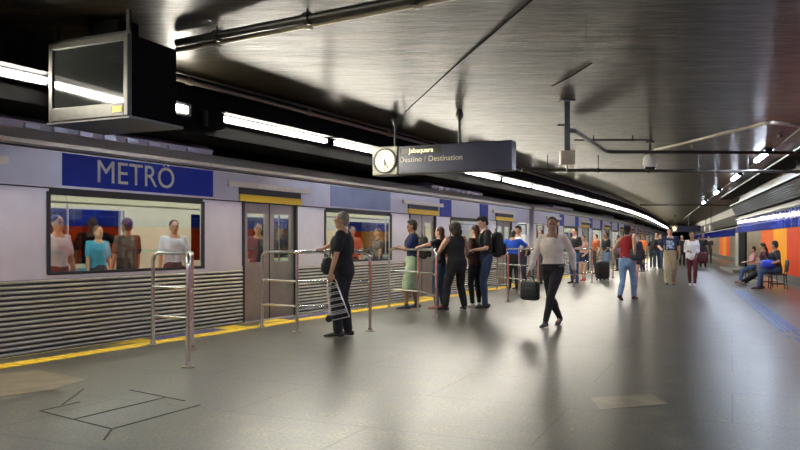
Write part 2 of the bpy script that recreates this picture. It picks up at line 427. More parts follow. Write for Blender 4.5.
# strip on the right
def RS(t, n): return V((1.69 + .37*t, t, 0)) + V((.938, -.347, 0)) * n
def rstrip(bm, t0, t1, n0, n1, z):
    c = [RS(t0,n0), RS(t1,n0), RS(t1,n1), RS(t0,n1)]
    hexa(bm, [p.copy() for p in c] + [p + V((0,0,z)) for p in c])
tact = thing('guide_strip', 'grey and blue tactile guide strip running along the right of the floor', 'floor strip', RS(15, 0))
bm = BM(); rstrip(bm, 3, 36, -.145, .155, .003); reparent(obj('grey_tiles', bm, mat('guide_grey', (.13,.13,.125), .3, 0, .25, 8), smooth=False), tact)
bm = BM()
for n in (-.125, -.045, .035, .10): rstrip(bm, 11.2, 20.5, n, n+.045, .007)
reparent(obj('blue_ridges', bm, mat('guide_blue', (.02,.13,.45), .35, 0, .15, 5), smooth=False), tact)
bm = BM(); rnd = random.Random(3)
for i in range(70):
    a = rnd.uniform(5, 11.1); n = rnd.choice((-.125,-.045,.035,.10)); rstrip(bm, a, a+rnd.uniform(.05,.2), n, n+.04, .006)
reparent(obj('worn_blue_ridges', bm, MATS['guide_blue'], smooth=False), tact)
# access hatch joints near the camera
bm = BM()
def jl(a, b, w=.015):
    a, b = G(*a), G(*b); beam(bm, a + V((0,0,.001)), b + V((0,0,.001)), w, .004)
for a, b in (((40,411),(112,429)),((112,429),(200,405)),((75,419),(167,397)),((40,411),(80,402)),((130,390),(185,401)),((62,405),(84,389)),((112,429),(104,440))): jl(a, b)
tag(obj('floor_hatch', bm, mat('joint_black', (.02,.018,.015), .6), smooth=False), 'outline of a rectangular access hatch let into the floor at lower left', 'hatch')
# brighter patches of repaired stone
for q, lab in (([(0,374),(38,370),(88,380),(50,390),(0,397)], 'worn brown repair patch on the floor at far left below the yellow line'),
          ([(590,398),(650,394),(668,404),(600,410)], 'pale tan repair patch on the floor at lower right centre')):
    bm = BM(); v = [G(*p) for p in q]; top = [bm.verts.new(p + V((0,0,.002))) for p in v]; bm.faces.new(top)
    r = bmesh.ops.extrude_face_region(bm, geom=bm.faces[:]); bmesh.ops.translate(bm, verts=[w for w in r['geom'] if isinstance(w, bmesh.types.BMVert)], vec=(0,0,-.002))
    tag(obj('floor_patch', bm, mat('patch_stone', (.22,.18,.12), .3, 0, .3, 5), smooth=False), lab, 'floor patch')

# ------------------------------------------------------------------ the train
NF = -.58
train = thing('metro_train', 'long silver metro train with ribbed lower sides standing along the platform edge', 'train', P(SD, NF-1.4, -1.15))
tinv = Matrix.Translation(train.location).inverted()
def tp(name, bm, m, parent, smooth=False):
    o = obj(name, bm, m, smooth=smooth); o.parent = parent
    if parent is train: o.matrix_parent_inverse = tinv
    return o
def ribprof():
    out = [(NF-.06, -.42), (NF, -.42)]
    out += [(NF, .87), (NF-.06, .87)]
    return out
RIB = ribprof()
ROOF = [(NF,2.50),(NF+.035,2.52),(NF+.035,2.56),(NF-.02,2.60),(NF-.12,2.68),(NF-.4,2.76),(NF-1.4,2.80),(NF-2.4,2.76),(NF-2.68,2.68),(NF-2.8,2.58),(NF-2.8,2.50)]
ROOFIN = [(NF-2.75,2.5),(NF-2.6,2.45),(NF-1.4,2.5),(NF-.2,2.45),(NF-.05,2.5)]
def text_mesh(txt, size, ext=.004):
    cu = bpy.data.curves.new('letters', 'FONT'); cu.body = txt; cu.size = size; cu.extrude = ext; cu.offset = 0
    cu.align_x = 'CENTER'; cu.align_y = 'CENTER'
    o = bpy.data.objects.new('letters', cu); C.objects.link(o)
    me = bpy.data.meshes.new_from_object(o.evaluated_get(bpy.context.evaluated_depsgraph_get()))
    bpy.data.objects.remove(o); return me
def mframe(org, xdir, up=V((0,0,1))):
    x = V(xdir).normalized(); z = x.cross(up).normalized()   # facing out of the sign
    y = z.cross(x).normalized()
    M = Matrix((x, y, z)).transposed().to_4x4(); M.translation = V(org); return M

for c in range(-1, 5):
    a = SD + (c*4 - 1) * MOD - MOD/2; b_ = a + 4*MOD
    a2, b2 = a + .28, b_ - .28
    doors = [a + MOD/2 + k*MOD for k in range(4)]
    if a > 116: break
    # body shell
    bm = BM()
    seg = []; cur = a2
    for d in doors: seg.append((cur, d-.78)); cur = d+.78
    seg.append((cur, b2))
    rb = BM()
    bk = BM()
    for u, w in seg:
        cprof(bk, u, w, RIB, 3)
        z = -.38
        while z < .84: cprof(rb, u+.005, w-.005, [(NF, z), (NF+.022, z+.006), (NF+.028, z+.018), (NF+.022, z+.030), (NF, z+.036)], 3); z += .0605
    wins = [(d+1.72, d+4.42) for d in doors[:-1]] + [(doors[-1]+1.5, doors[-1]+2.4)] 
    wins = [(doors[0]-2.4, doors[0]-1.5)] + wins
    for u, w in seg:                       # belt and upper plates
        cbox(bm, u, w, NF-.05, NF+.012, .87, .93, 3); 
        cur = u
        for (x0, x1) in wins:
            if x0 > u-.01 and x1 < w+.01:
                cbox(bm, cur, x0, NF-.05, NF, .93, 2.0, 3); cur = x1
        cbox(bm, cur, w, NF-.05, NF, .93, 2.0, 3)
    cbox(bm, a2, b2, NF-.05, NF, 2.0, 2.5, 3)
    cprof(bm, a2, b2, ROOF + ROOFIN, 3)
    cbox(bm, a2, b2, NF-2.8, NF-2.74, -.42, .95, 3); cbox(bm, a2, b2, NF-2.8, NF-2.74, 1.9, 2.5, 3)
    cur = a2
    for d in doors: cbox(bm, d-.9, d+.9, NF-2.8, NF-2.74, .95, 1.9, 3)
    cbox(bm, a2, b2, NF-2.78, NF-.02, -.42, -.02, 3)
    cbox(bm, a2, a2+.05, NF-2.76, NF-.04, -.02, 2.5); cbox(bm, b2-.05, b2, NF-2.76, NF-.04, -.02, 2.5)
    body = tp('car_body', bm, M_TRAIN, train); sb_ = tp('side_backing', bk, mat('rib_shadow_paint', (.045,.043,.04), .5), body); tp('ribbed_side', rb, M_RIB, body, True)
    # painted fascia above windows
    bm = BM()
    cbox(bm, a2+.02, b2-.02, NF+.0, NF+.006, 2.03, 2.46, 3)
    tp('fascia', bm, M_TRAINP, body)
    bm = BM(); cprof(bm, a2, b2, [(NF+.03,2.515),(NF+.05,2.52),(NF+.05,2.57),(NF-.01,2.615),(NF-.115,2.695),(NF-.39,2.775),(NF-.39,2.73),(NF-.1,2.60)], 3); tp('roof_edge', bm, M_CREAM, body)
    bm = BM(); cbox(bm, a2, b2, NF+.0, NF+.02, 2.475, 2.495, 3); cbox(bm, a2, b2, NF+0, NF+.02, 1.995, 2.012, 3); tp('rubber_trim', bm, M_RUB, body)
    # interior
    bm = BM(); cbox(bm, a2+.1, b2-.1, NF-2.73, NF-2.70, .0, .95, 3); cbox(bm, a2+.1, b2-.1, NF-2.73, NF-2.70, 1.9, 2.4, 3)
    for d in doors: cbox(bm, d-.85, d+.85, NF-2.73, NF-2.70, .95, 1.9, 3)
    cbox(bm, a2+.1, b2-.1, NF-2.70, NF-.06, 2.36, 2.40, 3); cbox(bm, a2+.1, b2-.1, NF-2.7, NF-.06, -.02, .0, 3)
    tp('interior_lining', bm, M_INT, body)
    bm = BM(); cbox(bm, a2+.5, b2-.5, NF-.85, NF-.65, 2.325, 2.355, 3); cbox(bm, a2+.5, b2-.5, NF-2.15, NF-1.95, 2.325, 2.355, 3); tp('interior_light', bm, M_INTL, body)
    bm = BM()
    for d in doors:
        for q in (-.95, .95): tube(bm, [P(d+q, NF-.55, 0), P(d+q, NF-.55, 2.33)], .018, 8)
        tube(bm, [P(d+3.07, NF-1.4, 0), P(d+3.07, NF-1.4, 2.33)], .018, 8)
    tube(bm, [P(q, NF-.75, 1.88) for q in srange(a2+.5, b2-.5, 3)], .016, 8)
    tp('grab_rails', bm, M_STEEL, body, True)
    for (x0, x1) in wins:
        if x1 - x0 < 1: continue
        for n0 in (-.12, -2.66):
            sg = 1 if n0 > -1 else -1
            bm = BM(); cbox(bm, x0, x1, NF+n0-.45*(sg == 1), NF+n0+.45*(sg == -1), .38, .46, 3)
            nb = (NF+n0-.05, NF+n0) if sg == 1 else (NF+n0, NF+n0+.05)
            cbox(bm, x0, x1, nb[0], nb[1], .46, .88, 3); cbox(bm, x0+.1, x1-.1, NF+n0-.4*(sg==1), NF+n0+.4*(sg==-1), 0, .38, 3)
            if n0 < -1 or c < 1: tp('bench_seat', bm, mat('seat_blue_green', (.02,.22,.35), .5) if n0 < -1 else mat('seat_brown', (.22,.12,.07), .5), body)
            else: bm.free()
    # windows and doors
    for (x0, x1) in wins:
        bm = BM(); w_ = .035
        cbox(bm, x0-w_, x1+w_, NF-.02, NF+.018, .915, .955, 3); cbox(bm, x0-w_, x1+w_, NF-.02, NF+.018, 1.92, 1.96, 3)
        cbox(bm, x0-w_, x0+.01, NF-.02, NF+.018, .955, 1.92); cbox(bm, x1-.01, x1+w_, NF-.02, NF+.018, .955, 1.92)
        if x1-x0 > 2: cbox(bm, x0, x1, NF-.02, NF+.012, 1.96, 2.0, 3)
        f = tp('window_frame', bm, M_RUB, body)
        bm = BM(); cbox(bm, x0, x1, NF-.012, NF-.004, .95, 1.93, 3); tp('window_pane', bm, M_GLASS, body)
        bm = BM(); cbox(bm, x0, x1, NF-2.775, NF-2.765, .95, 1.9, 3); tp('window_pane', bm, M_GLASS, body)
    for d in doors:
        for q in (0, 1):
            x0, x1 = (d-.72, d-.01) if q == 0 else (d+.01, d+.72)
            bm = BM(); n0, n1 = NF-.07, NF-.035
            cbox(bm, x0, x1, n0, n1, -.02, .98); cbox(bm, x0, x1, n0, n1, 1.82, 2.0)
            cbox(bm, x0, x0+.12, n0, n1, .98, 1.82); cbox(bm, x1-.12, x1, n0, n1, .98, 1.82)
            dl = tp('door_leaf', bm, M_DOOR, body)
            bm = BM(); cbox(bm, x0+.12, x1-.12, n0+.01, n0+.018, .98, 1.82); tp('door_pane', bm, M_GLASS, body)
        bm = BM(); cbox(bm, d-.78, d-.72, NF-.07, NF+.015, -.3, 2.02); cbox(bm, d+.72, d+.78, NF-.07, NF+.015, -.3, 2.02)
        cbox(bm, d-.012, d+.012, NF-.05, NF-.03, -.02, 2.0)
        cbox(bm, d-.86, d+.86, NF-.03, NF+.03, 2.13, 2.24); tp('door_frame', bm, M_RUB, body)
        bm = BM(); cbox(bm, d-.86, d+.86, NF-.0, NF+.035, 2.015, 2.13); tp('yellow_door_strip', bm, M_YEL, body)
        bm = BM(); cbox(bm, d-1.15, d+1.15, NF+.0, NF+.05, 2.24, 2.33); tp('door_canopy', bm, M_CREAM, body)
    # roof equipment
    for d in doors[::2]:
        bm = BM(); cprof(bm, d+1.2, d+5.0, [(NF-2.3,2.74),(NF-.35,2.72),(NF-.3,2.84),(NF-.45,2.92),(NF-2.2,2.92)], 2)
        for q in range(8): cbox(bm, d+1.6+q*.4, d+1.8+q*.4, NF-.34, NF-.28, 2.76, 2.82)
        tp('roof_unit', bm, M_TRAINP, body)
    # blue panels
    if c == 0:
        d = doors[0]
        bm = BM(); cbox(bm, d+1.9, d+4.65, NF+.004, NF+.012, 2.045, 2.46, 3); bb = tp('blue_panel', bm, M_BLUE, body)
        me = text_mesh('METRÔ', .43)
        bm = BM(); bm.from_mesh(me)
        so = s_at_px(138, NF+.02); MM = mframe(P(so, NF+.014, 2.255), spine(so)[1])
        bmesh.ops.transform(bm, matrix=MM, verts=bm.verts[:])
        tp('lettering', bm, mat('pale_lettering', (.72,.73,.70), .5), body)
        bm = BM(); cbox(bm, doors[1]+1.9, doors[1]+4.4, NF+.004, NF+.012, 2.045, 2.46, 3); tp('pale_blue_panel', bm, M_PALEBLUE, body)
    if c >= 0:
        for d in (doors[2:3] if c == 0 else doors):
            bm = BM(); cbox(bm, d+1.0, d+1.75, NF+.004, NF+.014, 2.0, 2.46, 3); tp('blue_sign_panel', bm, M_BLUE, body)
            bm = BM(); cbox(bm, d+3.9, d+4.6, NF+.004, NF+.014, 2.0, 2.46, 3); tp('blue_sign_panel', bm, M_BLUE, body)
    # bogies
    for q in (a+3.4, b_-3.4):
        bm = BM(); cbox(bm, q-1.4, q+1.4, NF-2.5, NF-.3, -.95, -.45)
        for w_ in (q-.9, q+.9):
            for n in (NF-2.2, NF-.6): lathe(bm, P(w_, n, -.78), [(.37,-.06),(.42,-.03),(.42,.03),(.37,.06)], 20, P(w_,0,0)-P(w_,1,0))
        tp('bogie', bm, M_BLACK, body)

# ------------------------------------------------------------------ lamps
def lamp_tube(s0, s1, label, grp, n=.0, z=3.19):
    root = thing('tube_lamp', label, 'lamp', P((s0+s1)/2, n, z), 0, grp)
    inv_ = Matrix.Translation(root.location).inverted()
    def pp(nm, bm, m):
        o = obj(nm, bm, m, smooth=False); o.parent = root; o.matrix_parent_inverse = inv_; return o
    bm = BM(); cprof(bm, s0, s1, [(n-.13,z-.03),(n-.05,z-.05),(n-.05,z+.06),(n-.13,z+.07)], 3); pp('lamp_housing', bm, M_DARK)
    bm = BM(); cprof(bm, s0, s1, [(n-.13,z+.07),(n+.16,z+.062),(n+.16,z+.068),(n-.13,z+.08)], 3); pp('lamp_hood', bm, M_BLACK)
    bm = BM(); cprof(bm, s0+.04, s1-.04, [(n-.05,z-.034),(n-.01,z-.03),(n+.008,z),(n-.01,z+.03),(n-.05,z+.034)], 3); pp('fluorescent_tube', bm, LW)
    bm = BM(); cbox(bm, s0, s0+.04, n-.06, n+.02, z-.055, z+.055); pp('end_cap', bm, M_BLACK); bm = BM(); cbox(bm, s1-.04, s1, n-.06, n+.02, z-.055, z+.055); pp('end_cap', bm, M_BLACK)
ls = s_at_px(218, 0)
le = s_at_px(50, 0)
k = 0; s = le - 2.95
while s > -22:
    lamp_tube(s, s+2.95, 'tube lamp of the beam row at the left edge, before the monitor' if k == 0 else 'tube lamp of the beam row outside the left of the frame', 'tube lamps of the platform edge row'); s -= 3.1; k += 1
names = {0: 'long warm white tube lamp between monitor and clock sign', 1: 'tube lamp of the edge row just left of the clock'}
s = ls; k = 0
while s < 108:
    lamp_tube(s, s+2.95, names.get(k, 'tube lamp in the receding row above the platform edge beyond the clock sign'), 'tube lamps of the platform edge row'); s += 3.1; k += 1
# small square light near the monitor
s_ = s_at_px(181, 0); root = thing('emergency_light', 'small lit square emergency light on the dark beam right of the monitor', 'lamp', P(s_, 0, 3.2))
def rp(nm, bm, m, root, smooth=False):
    o = obj(nm, bm, m, smooth=smooth); return reparent(o, root)
bm = BM(); cbox(bm, s_-.3, s_+.22, -.13, -.02, 3.12, 3.30); rp('light_housing', bm, M_DARK, root)
bm = BM(); cbox(bm, s_-.2, s_+.15, -.02, -.005, 3.16, 3.25); rp('lens', bm, LW, root)
bm = BM(); cbox(bm, s_+.5, s_+.85, -.13, .04, 3.02, 3.26); tag(obj('junction_box', bm, M_BLACK, smooth=False), 'black junction box on the beam where the long lamp begins', 'box')
# right row: bluish single lamps
def rl(t): return V((2.92 + .34*t, t, 3.63))
for i, t in enumerate((-12, -5.6, .8, 6.8, 12.4, 20.1, 26.4, 34.4, 43)):
    vis = 20 <= t <= 44
    lab = {20.1: 'nearest bluish ceiling lamp of the right row', 26.4: 'second nearest bluish ceiling lamp of the right row', 34.4: 'third bluish ceiling lamp of the right row', 43: 'farthest bright bluish ceiling lamp of the right row'}.get(t, 'bluish ceiling lamp of the right row far beyond the others' if t > 44 else 'bluish ceiling lamp of the right row outside the frame')
    root = thing('ceiling_lamp', lab, 'lamp', rl(t), -math.atan(.34), 'bluish lamps of the right ceiling row')
    bm = BM(); box(bm, -.09, .09, -1.25, 1.25, .03, .09); obj('lamp_housing', bm, M_DARK, root, False)
    bm = BM(); box(bm, -.05, .05, -1.2, 1.2, -.03, .03); obj('fluorescent_tube', bm, LC, root, False)
    bm = BM(); box(bm, -.08, .08, 1.2, 1.28, -.05, .03); obj('end_cap', bm, M_BLACK, root, False); bm = BM(); box(bm, -.08, .08, -1.28, -1.2, -.05, .03); obj('end_cap', bm, M_BLACK, root, False)
bm = BM(); tube(bm, [rl(-14)+V((.14,0,.06)), rl(75)+V((.14,0,.06))], .025, 6); tag(obj('conduit_pipe', bm, M_PIPE), 'dark conduit linking the bluish ceiling lamps on the right', 'pipe')

# ------------------------------------------------------------------ ceiling pipes
def pipe(pts, r, m, label, n=10, rad=.15, name='ceiling_pipe', clamps=0):
    root = None
    bm = BM(); tube(bm, rounded(pts, rad) if len(pts) > 2 else pts, r, n)
    a, b = V(pts[0]), V(pts[-1])
    for i in range(clamps):
        p = a.lerp(b, (i+.5)/clamps); d = (b-a).normalized() * .03
        tube(bm, [p-d, p+d], r*1.45, n); 
        up = V((p.x, p.y, CZ+.01)); tube(bm, [p, up], .012, 6)
    return tag(obj(name, bm, m), label, 'pipe')
a, b = UP(177, 50, 3.60), UP(452, -3, 3.60); d = (b-a)
pipe([a, b + d*.8], .035, M_CONDUIT, 'pale metal pipe crossing the ceiling from the monitor to the top edge', clamps=5)
a, b = UP(177, 43, 3.62), UP(447, -8, 3.62); d = (b-a)
pipe([a, b + d*.8], .045, M_PIPE, 'thicker dark pipe beside the pale pipe crossing the ceiling near the top', clamps=5)
bm = BM(); tube(bm, [P(q, .02, 3.60) for q in srange(s_at_px(150,0), 112, 2)], .035, 8)
for q in srange(12, 100, 3): tube(bm, [P(q-.05, .02, 3.60), P(q+.05, .02, 3.60)], .05, 8); tube(bm, [P(q, .02, 3.6), P(q, .02, CZ+.01)], .012, 6)
tag(obj('ceiling_pipe', bm, mat('edge_pipe_paint', (.20,.17,.14), .35, .4)), 'long pipe following the ceiling edge above the tube lamps', 'pipe')
bm = BM(); tube(bm, [P(q, .14, 3.66) for q in srange(s_at_px(150,0), 112, 2)], .022, 8); tag(obj('ceiling_pipe', bm, M_PIPE), 'thin dark pipe beside the long ceiling edge pipe', 'pipe')
# hanger and pipes in the middle
pA = UP(567, 100, CZ); pA = V((pA.x, pA.y, CZ)); dA = pA.y
root = thing('ceiling_hanger', 'thick dark vertical hanger with a beige junction box on its foot', 'hanger', pA)
zb = H0 + (HY-151)/F*dA; zc = H0 + (HY-165)/F*dA
bm = BM(); box(bm, pA.x-.045, pA.x+.045, pA.y-.03, pA.y+.03, zb-.02, CZ); box(bm, pA.x-.12, pA.x+.12, pA.y-.1, pA.y+.1, CZ-.03, CZ)
box(bm, pA.x-.16, pA.x+.05, pA.y-.02, pA.y+.02, zb+.42, zb+.45); rp('hanger_post', bm, M_PIPE, root)
bm = BM(); box(bm, pA.x-.12, pA.x+.12, pA.y-.09, pA.y+.05, zc, zb); rp('box_housing', bm, mat('beige_box', (.42,.36,.22), .45), root)
bm = BM(); tube(bm, [V((pA.x-.0, pA.y, zc+.01)), V((pA.x, pA.y, zc-.12))], .012, 6); rp('rod', bm, M_PIPE, root)
zz = H0 + (HY-130)/F*dA
pipe([V((pA.x+.02, pA.y, zz)), V((pA.x+.15, pA.y+.1, zz)), UP(606, 152, 3.40), UP(650, 152, 3.40), UP(830, 153, 3.40)], .04, M_PIPE, 'dark pipe dropping from the thick hanger and running right past the camera dome', rad=.25)
pipe([UP(574, 140, 3.62), UP(652, 140, 3.62)], .02, M_PIPE, 'short thin pipe between the thick hanger and the camera dome', clamps=2)
pipe([UP(522, 170, 3.30), UP(870, 172, 3.30)], .045, M_PIPE, 'long dark horizontal pipe crossing the ceiling behind the camera dome', clamps=7)
pipe([UP(655, 150, 3.58), UP(770, 122, 3.58), UP(830, 130, 3.58)], .04, M_CONDUIT, 'pale conduit rising from the camera dome to the right', rad=.2, clamps=2)
pipe([UP(640, 205, 3.6), UP(735, 205, 3.6)], .04, M_PIPE, 'dark cross pipe on the ceiling near the far end')
# security camera dome
cc = UP(650, 153, 3.40); cc.z = 3.38
root = thing('security_camera', 'white dome security camera hanging from the ceiling pipe', 'camera', cc)
bm = BM(); tube(bm, [cc+V((0,0,.34)), cc+V((0,0,-.02))], .03, 10); lathe(bm, cc+V((0,0,.25)), [(.10,.0),(.10,.05)], 14); rp('mount', bm, M_PIPE, root, True)
bm = BM(); lathe(bm, cc, [(.03,.0),(.11,-.04),(.15,-.1),(.16,-.24),(.165,-.27),(.15,-.28)], 24); rp('camera_housing', bm, mat('camera_white', (.6,.58,.52), .35), root, True)
bm = BM(); lathe(bm, cc, [(.13,-.275),(.125,-.32),(.10,-.37),(.06,-.40),(.01,-.41)], 24); rp('dome', bm, mat('smoked_dome', (.03,.03,.035), .08), root, True)
bm = BM(); lathe(bm, cc, [(.135,-.27),(.150,-.29),(.135,-.31)], 24); rp('dome_ring', bm, MATS['camera_white'], root, True)
# ceiling seams and scars
for pts, lab in (([(405,112),(455,66),(532,0)], 'long diagonal seam in the ceiling above the clock sign'), ([(552,86),(572,76),(592,63)], 'short dark seam in the ceiling centre')):
    bm = BM()
    for p, q in zip(pts, pts[1:]): beam(bm, UP(*p, CZ-.003), UP(*q, CZ-.003), .014, .008)
    tag(obj('ceiling_seam', bm, M_BLACK, smooth=False), lab, 'seam')

# ------------------------------------------------------------------ destination sign with clock
def sign(A, B, zt0, zb0, dep, full=True, label='', grp=None):
    A, B = V(A), V(B); x = (B-A); w = x.length; h = zt0 - zb0
    ang = math.atan2(x.y, x.x)
    root = thing('destination_sign', label, 'sign', (A.x, A.y, zb0), ang)
    # local: x along the face, y into the sign, z up
    bm = BM(); box(bm, 0.0, w, 0.005, dep, 0, h); o = obj('sign_housing', bm, mat('sign_slate', (.02,.023,.038), .3, .2, .05, 2), root, False, .012)
    bm = BM(); box(bm, h, w-.02, -.004, .006, .03, h-.02); obj('sign_face', bm, mat('sign_blue_grey', (.033,.037,.08), .25, 0, .05, 3), root, False)
    bm = BM(); box(bm, -.03, h-.02, -.02, dep+.01, -.01, h+.01); case = obj('clock_case', bm, mat('clock_case_metal', (.22,.21,.16), .35, .5), root, False, .02)
    cx, cz, r = h*.46, h*.5, h*.40
    bm = BM(); lathe(bm, (cx, -.02, cz), [(r+.03,0),(r+.03,.035),(r,.035),(r-.005,.01)], 36, (0,-1,0)); obj('clock_ring', bm, M_DARK, case, True)
    bm = BM(); lathe(bm, (cx, -.022, cz), [(r,0),(r,.012)], 36, (0,-1,0)); cl = obj('clock_face', bm, mat('lit_clock_face', (1,.95,.72), .5, emit=.22), case, True)
    if full:
        hm = mat('clock_black', (.02,.02,.02), .5)
        bm = BM()
        for i in range(12):
            t = i*PI/6; p = V((math.sin(t), 0, math.cos(t)))
            beam(bm, V((cx,-.037,cz)) + p*r*.82, V((cx,-.037,cz)) + p*r*.93, .012, .004, V((0,1,0)))
        obj('hour_marks', bm, hm, case, False)
        for i in range(12):
            t = (i+1)*PI/6; me = text_mesh(str(i+1), .062, .001); bm = BM(); bm.from_mesh(me)
            bmesh.ops.transform(bm, matrix=Matrix.Translation((cx+math.sin(t)*r*.68, -.037, cz+math.cos(t)*r*.68)) @ Matrix.Rotation(PI/2, 4, 'X'), verts=bm.verts[:])
            obj('numeral', bm, hm, case, False)
        for nm, t, l, w_ in (('minute_hand', math.radians(155), r*.78, .014), ('hour_hand', math.radians(176), r*.5, .022)):
            p = V((math.sin(t), 0, math.cos(t))); bm = BM(); beam(bm, V((cx,-.041,cz)) - p*.03, V((cx,-.041,cz)) + p*l, w_, .005, V((0,1,0))); obj(nm, bm, hm, case, False)
        bx0, bx1 = h*1.06, h*2.6
        bm = BM(); box(bm, bx0, bx1, -.02, .0, h*.68, h*.93); obj('display_panel', bm, mat('display_black', (.02,.018,.015), .25), root, False)
        bm = BM(); box(bm, bx0+.02, bx0+.17, -.024, -.018, h*.71, h*.90); obj('display_square', bm, mat('display_grey', (.16,.15,.12), .4), root, False)
        for txt, size, px, pz, nm, m in (('Jabaquara', .125, h*1.86, h*.805, 'destination_lettering', mat('lit_letters', (1,.9,.55), .5, emit=.8)), ('Destino / Destination', .142, h*2.20, h*.50, 'lettering', mat('sign_letters', (.7,.64,.46), .5))):
            me = text_mesh(txt, size, .002); bm = BM(); bm.from_mesh(me)
            bmesh.ops.transform(bm, matrix=Matrix.Translation((px, -.026 if nm[0]=='d' else -.006, pz)) @ Matrix.Rotation(PI/2, 4, 'X'), verts=bm.verts[:])
            obj(nm, bm, m, root, False)
    for q in (.14, .62):
        bm = BM(); tube(bm, [V((w*q, dep/2, h-.02)), V((w*q, dep/2, CZ-zb0+.01))], .022, 8)
        lathe(bm, (w*q, dep/2, CZ-zb0-.1), [(.02,-.12),(.07,-.02),(.07,.02),(.04,.1)], 14); obj('hanging_rod', bm, M_PIPE, root, True)
    return root
dz0, dz1 = 14.0, 12.9
sign(((374-400)/F*dz0, dz0), ((512-400)/F*dz1, dz1), 3.10, 2.58, .26, True, 'long blue-grey hanging destination sign with a round clock at its left end')
d2 = 66; sign(((671-400)/F*d2, d2), ((698-400)/F*d2, d2-.6), 2.78, 2.22, .26, False, 'small distant blue hanging sign with a bright round clock')

# ------------------------------------------------------------------ monitor
Zl, Zr_ = 8.05, 7.6
A = V(((50-400)/F*Zl, Zl, 0)); B = V(((129-400)/F*Zr_, Zr_, 0)); x = B - A; w = x.length; ang = math.atan2(x.y, x.x)
zb_, zt_ = 2.62, 3.46; h = zt_ - zb_
root = thing('monitor', 'big old grey-framed platform monitor in a black housing hung from the ceiling', 'monitor', (A.x, A.y, zb_), ang)
bm = BM(); box(bm, .0, w, .03, .72, .0, h); box(bm, w*.3, w*.7, .2, .5, h, CZ-zb_-.005); obj('monitor_housing', bm, M_BLACK, root, False, .015)
fm = mat('monitor_frame_grey', (.07,.067,.058), .35, .4)
bm = BM(); box(bm, 0, .055, -.02, .04, 0, h); box(bm, w-.055, w, -.02, .04, 0, h); box(bm, .055, w-.055, -.02, .04, h-.07, h); box(bm, .055, w-.055, -.02, .04, 0, .14); sf = obj('screen_frame', bm, fm, root, False, .006)
bm = BM(); box(bm, .055, w-.055, .0, .02, .14, h-.07); obj('screen', bm, mat('dark_glass_screen', (.02,.021,.02), .06, 0, .1, 3, spec=1.0), sf, False)
bm = BM(); box(bm, w-.20, w-.07, -.026, -.018, .04, .105); obj('yellow_sticker', bm, M_YEL, sf, False)
bm = BM(); box(bm, -.03, w+.03, -.03, .0, -.03, -.012); box(bm, -.03, w+.02, 0, .8, -.03, -.001); obj('bottom_tray', bm, mat('tray_grey', (.05,.05,.05), .4), root, False)
bm = BM(); beam(bm, V((.05,.05,h+.01)), V((.05,.05,CZ-zb_)), .04, .03, V((0,1,0))); beam(bm, V((w-.05,.05,h+.01)), V((w-.05,.05,CZ-zb_)), .04, .03, V((0,1,0))); beam(bm, V((0,.03,h+.02)), V((w,.03,h+.02)), .03, .03); obj('hanging_bracket', bm, M_PIPE, root, False)

# ------------------------------------------------------------------ railings
def railing(posts, label, ht=1.17, close=None):
    posts = [V((p[0], p[1], 0)) for p in posts]
    root = thing('queue_railing', label, 'railing', posts[0], 0, 'steel queue railings along the platform')
    o0 = posts[0]; loc = [p - o0 for p in posts]
    r = .024
    top = [loc[0]] + [p + V((0,0,ht)) for p in loc] + [loc[-1]]
    bm = BM(); tube(bm, rounded(top, .14, 6), r, 12); obj('top_frame', bm, M_STEEL, root)
    for p in loc[1:-1]:
        bm = BM(); tube(bm, [p, p + V((0,0,ht))], r, 12); obj('post', bm, M_STEEL, root)
    for z in (.74*ht/1.17, .37*ht/1.17):
        for a, b in zip(loc, loc[1:]):
            bm = BM(); tube(bm, [a + V((0,0,z)), b + V((0,0,z))], r*.72, 10); obj('crossbar', bm, M_STEEL, root)
    for p in loc:
        bm = BM(); lathe(bm, p, [(.075,0),(.075,.012),(.035,.02),(.030,.05)], 20); obj('base_flange', bm, mat('dull_flange', (.35,.32,.27), .35, .9), root)
    return root
def g2(px, py): p = G(px, py); return (p.x, p.y)
railing([g2(153,345), g2(192,349), g2(188,367)], 'leftmost steel queue railing, standing alone before the train', 1.19)
railing([g2(262,328), g2(297,332), g2(370,331)], 'steel queue railing the grey-haired man rests his hand on', 1.18)
railing([g2(389,308), g2(418,311), g2(436,317)], 'steel queue railing held by the man in green shorts', 1.19)
railing([(.8,17.3), g2(462,302), g2(508,302)], 'steel queue railing right of the young man with the backpack', 1.15)
railing([g2(497,290), g2(519,293), g2(538,297)], 'steel queue railing in front of the man in the blue polo', 1.15)
railing([g2(556,285), g2(574,287), g2(592,283)], 'steel queue railing behind the walking man in the cream shirt', 1.12)
railing([g2(597,276), g2(613,278), g2(630,275)], 'steel queue railing by the black suitcase', 1.12)
railing([g2(629,270), g2(641,271), g2(647,271)], 'small distant steel railing by the person in orange', 1.12)
railing([g2(652,264), g2(659,265), g2(664,264)], 'farthest steel railing behind the embracing couple', 1.12)

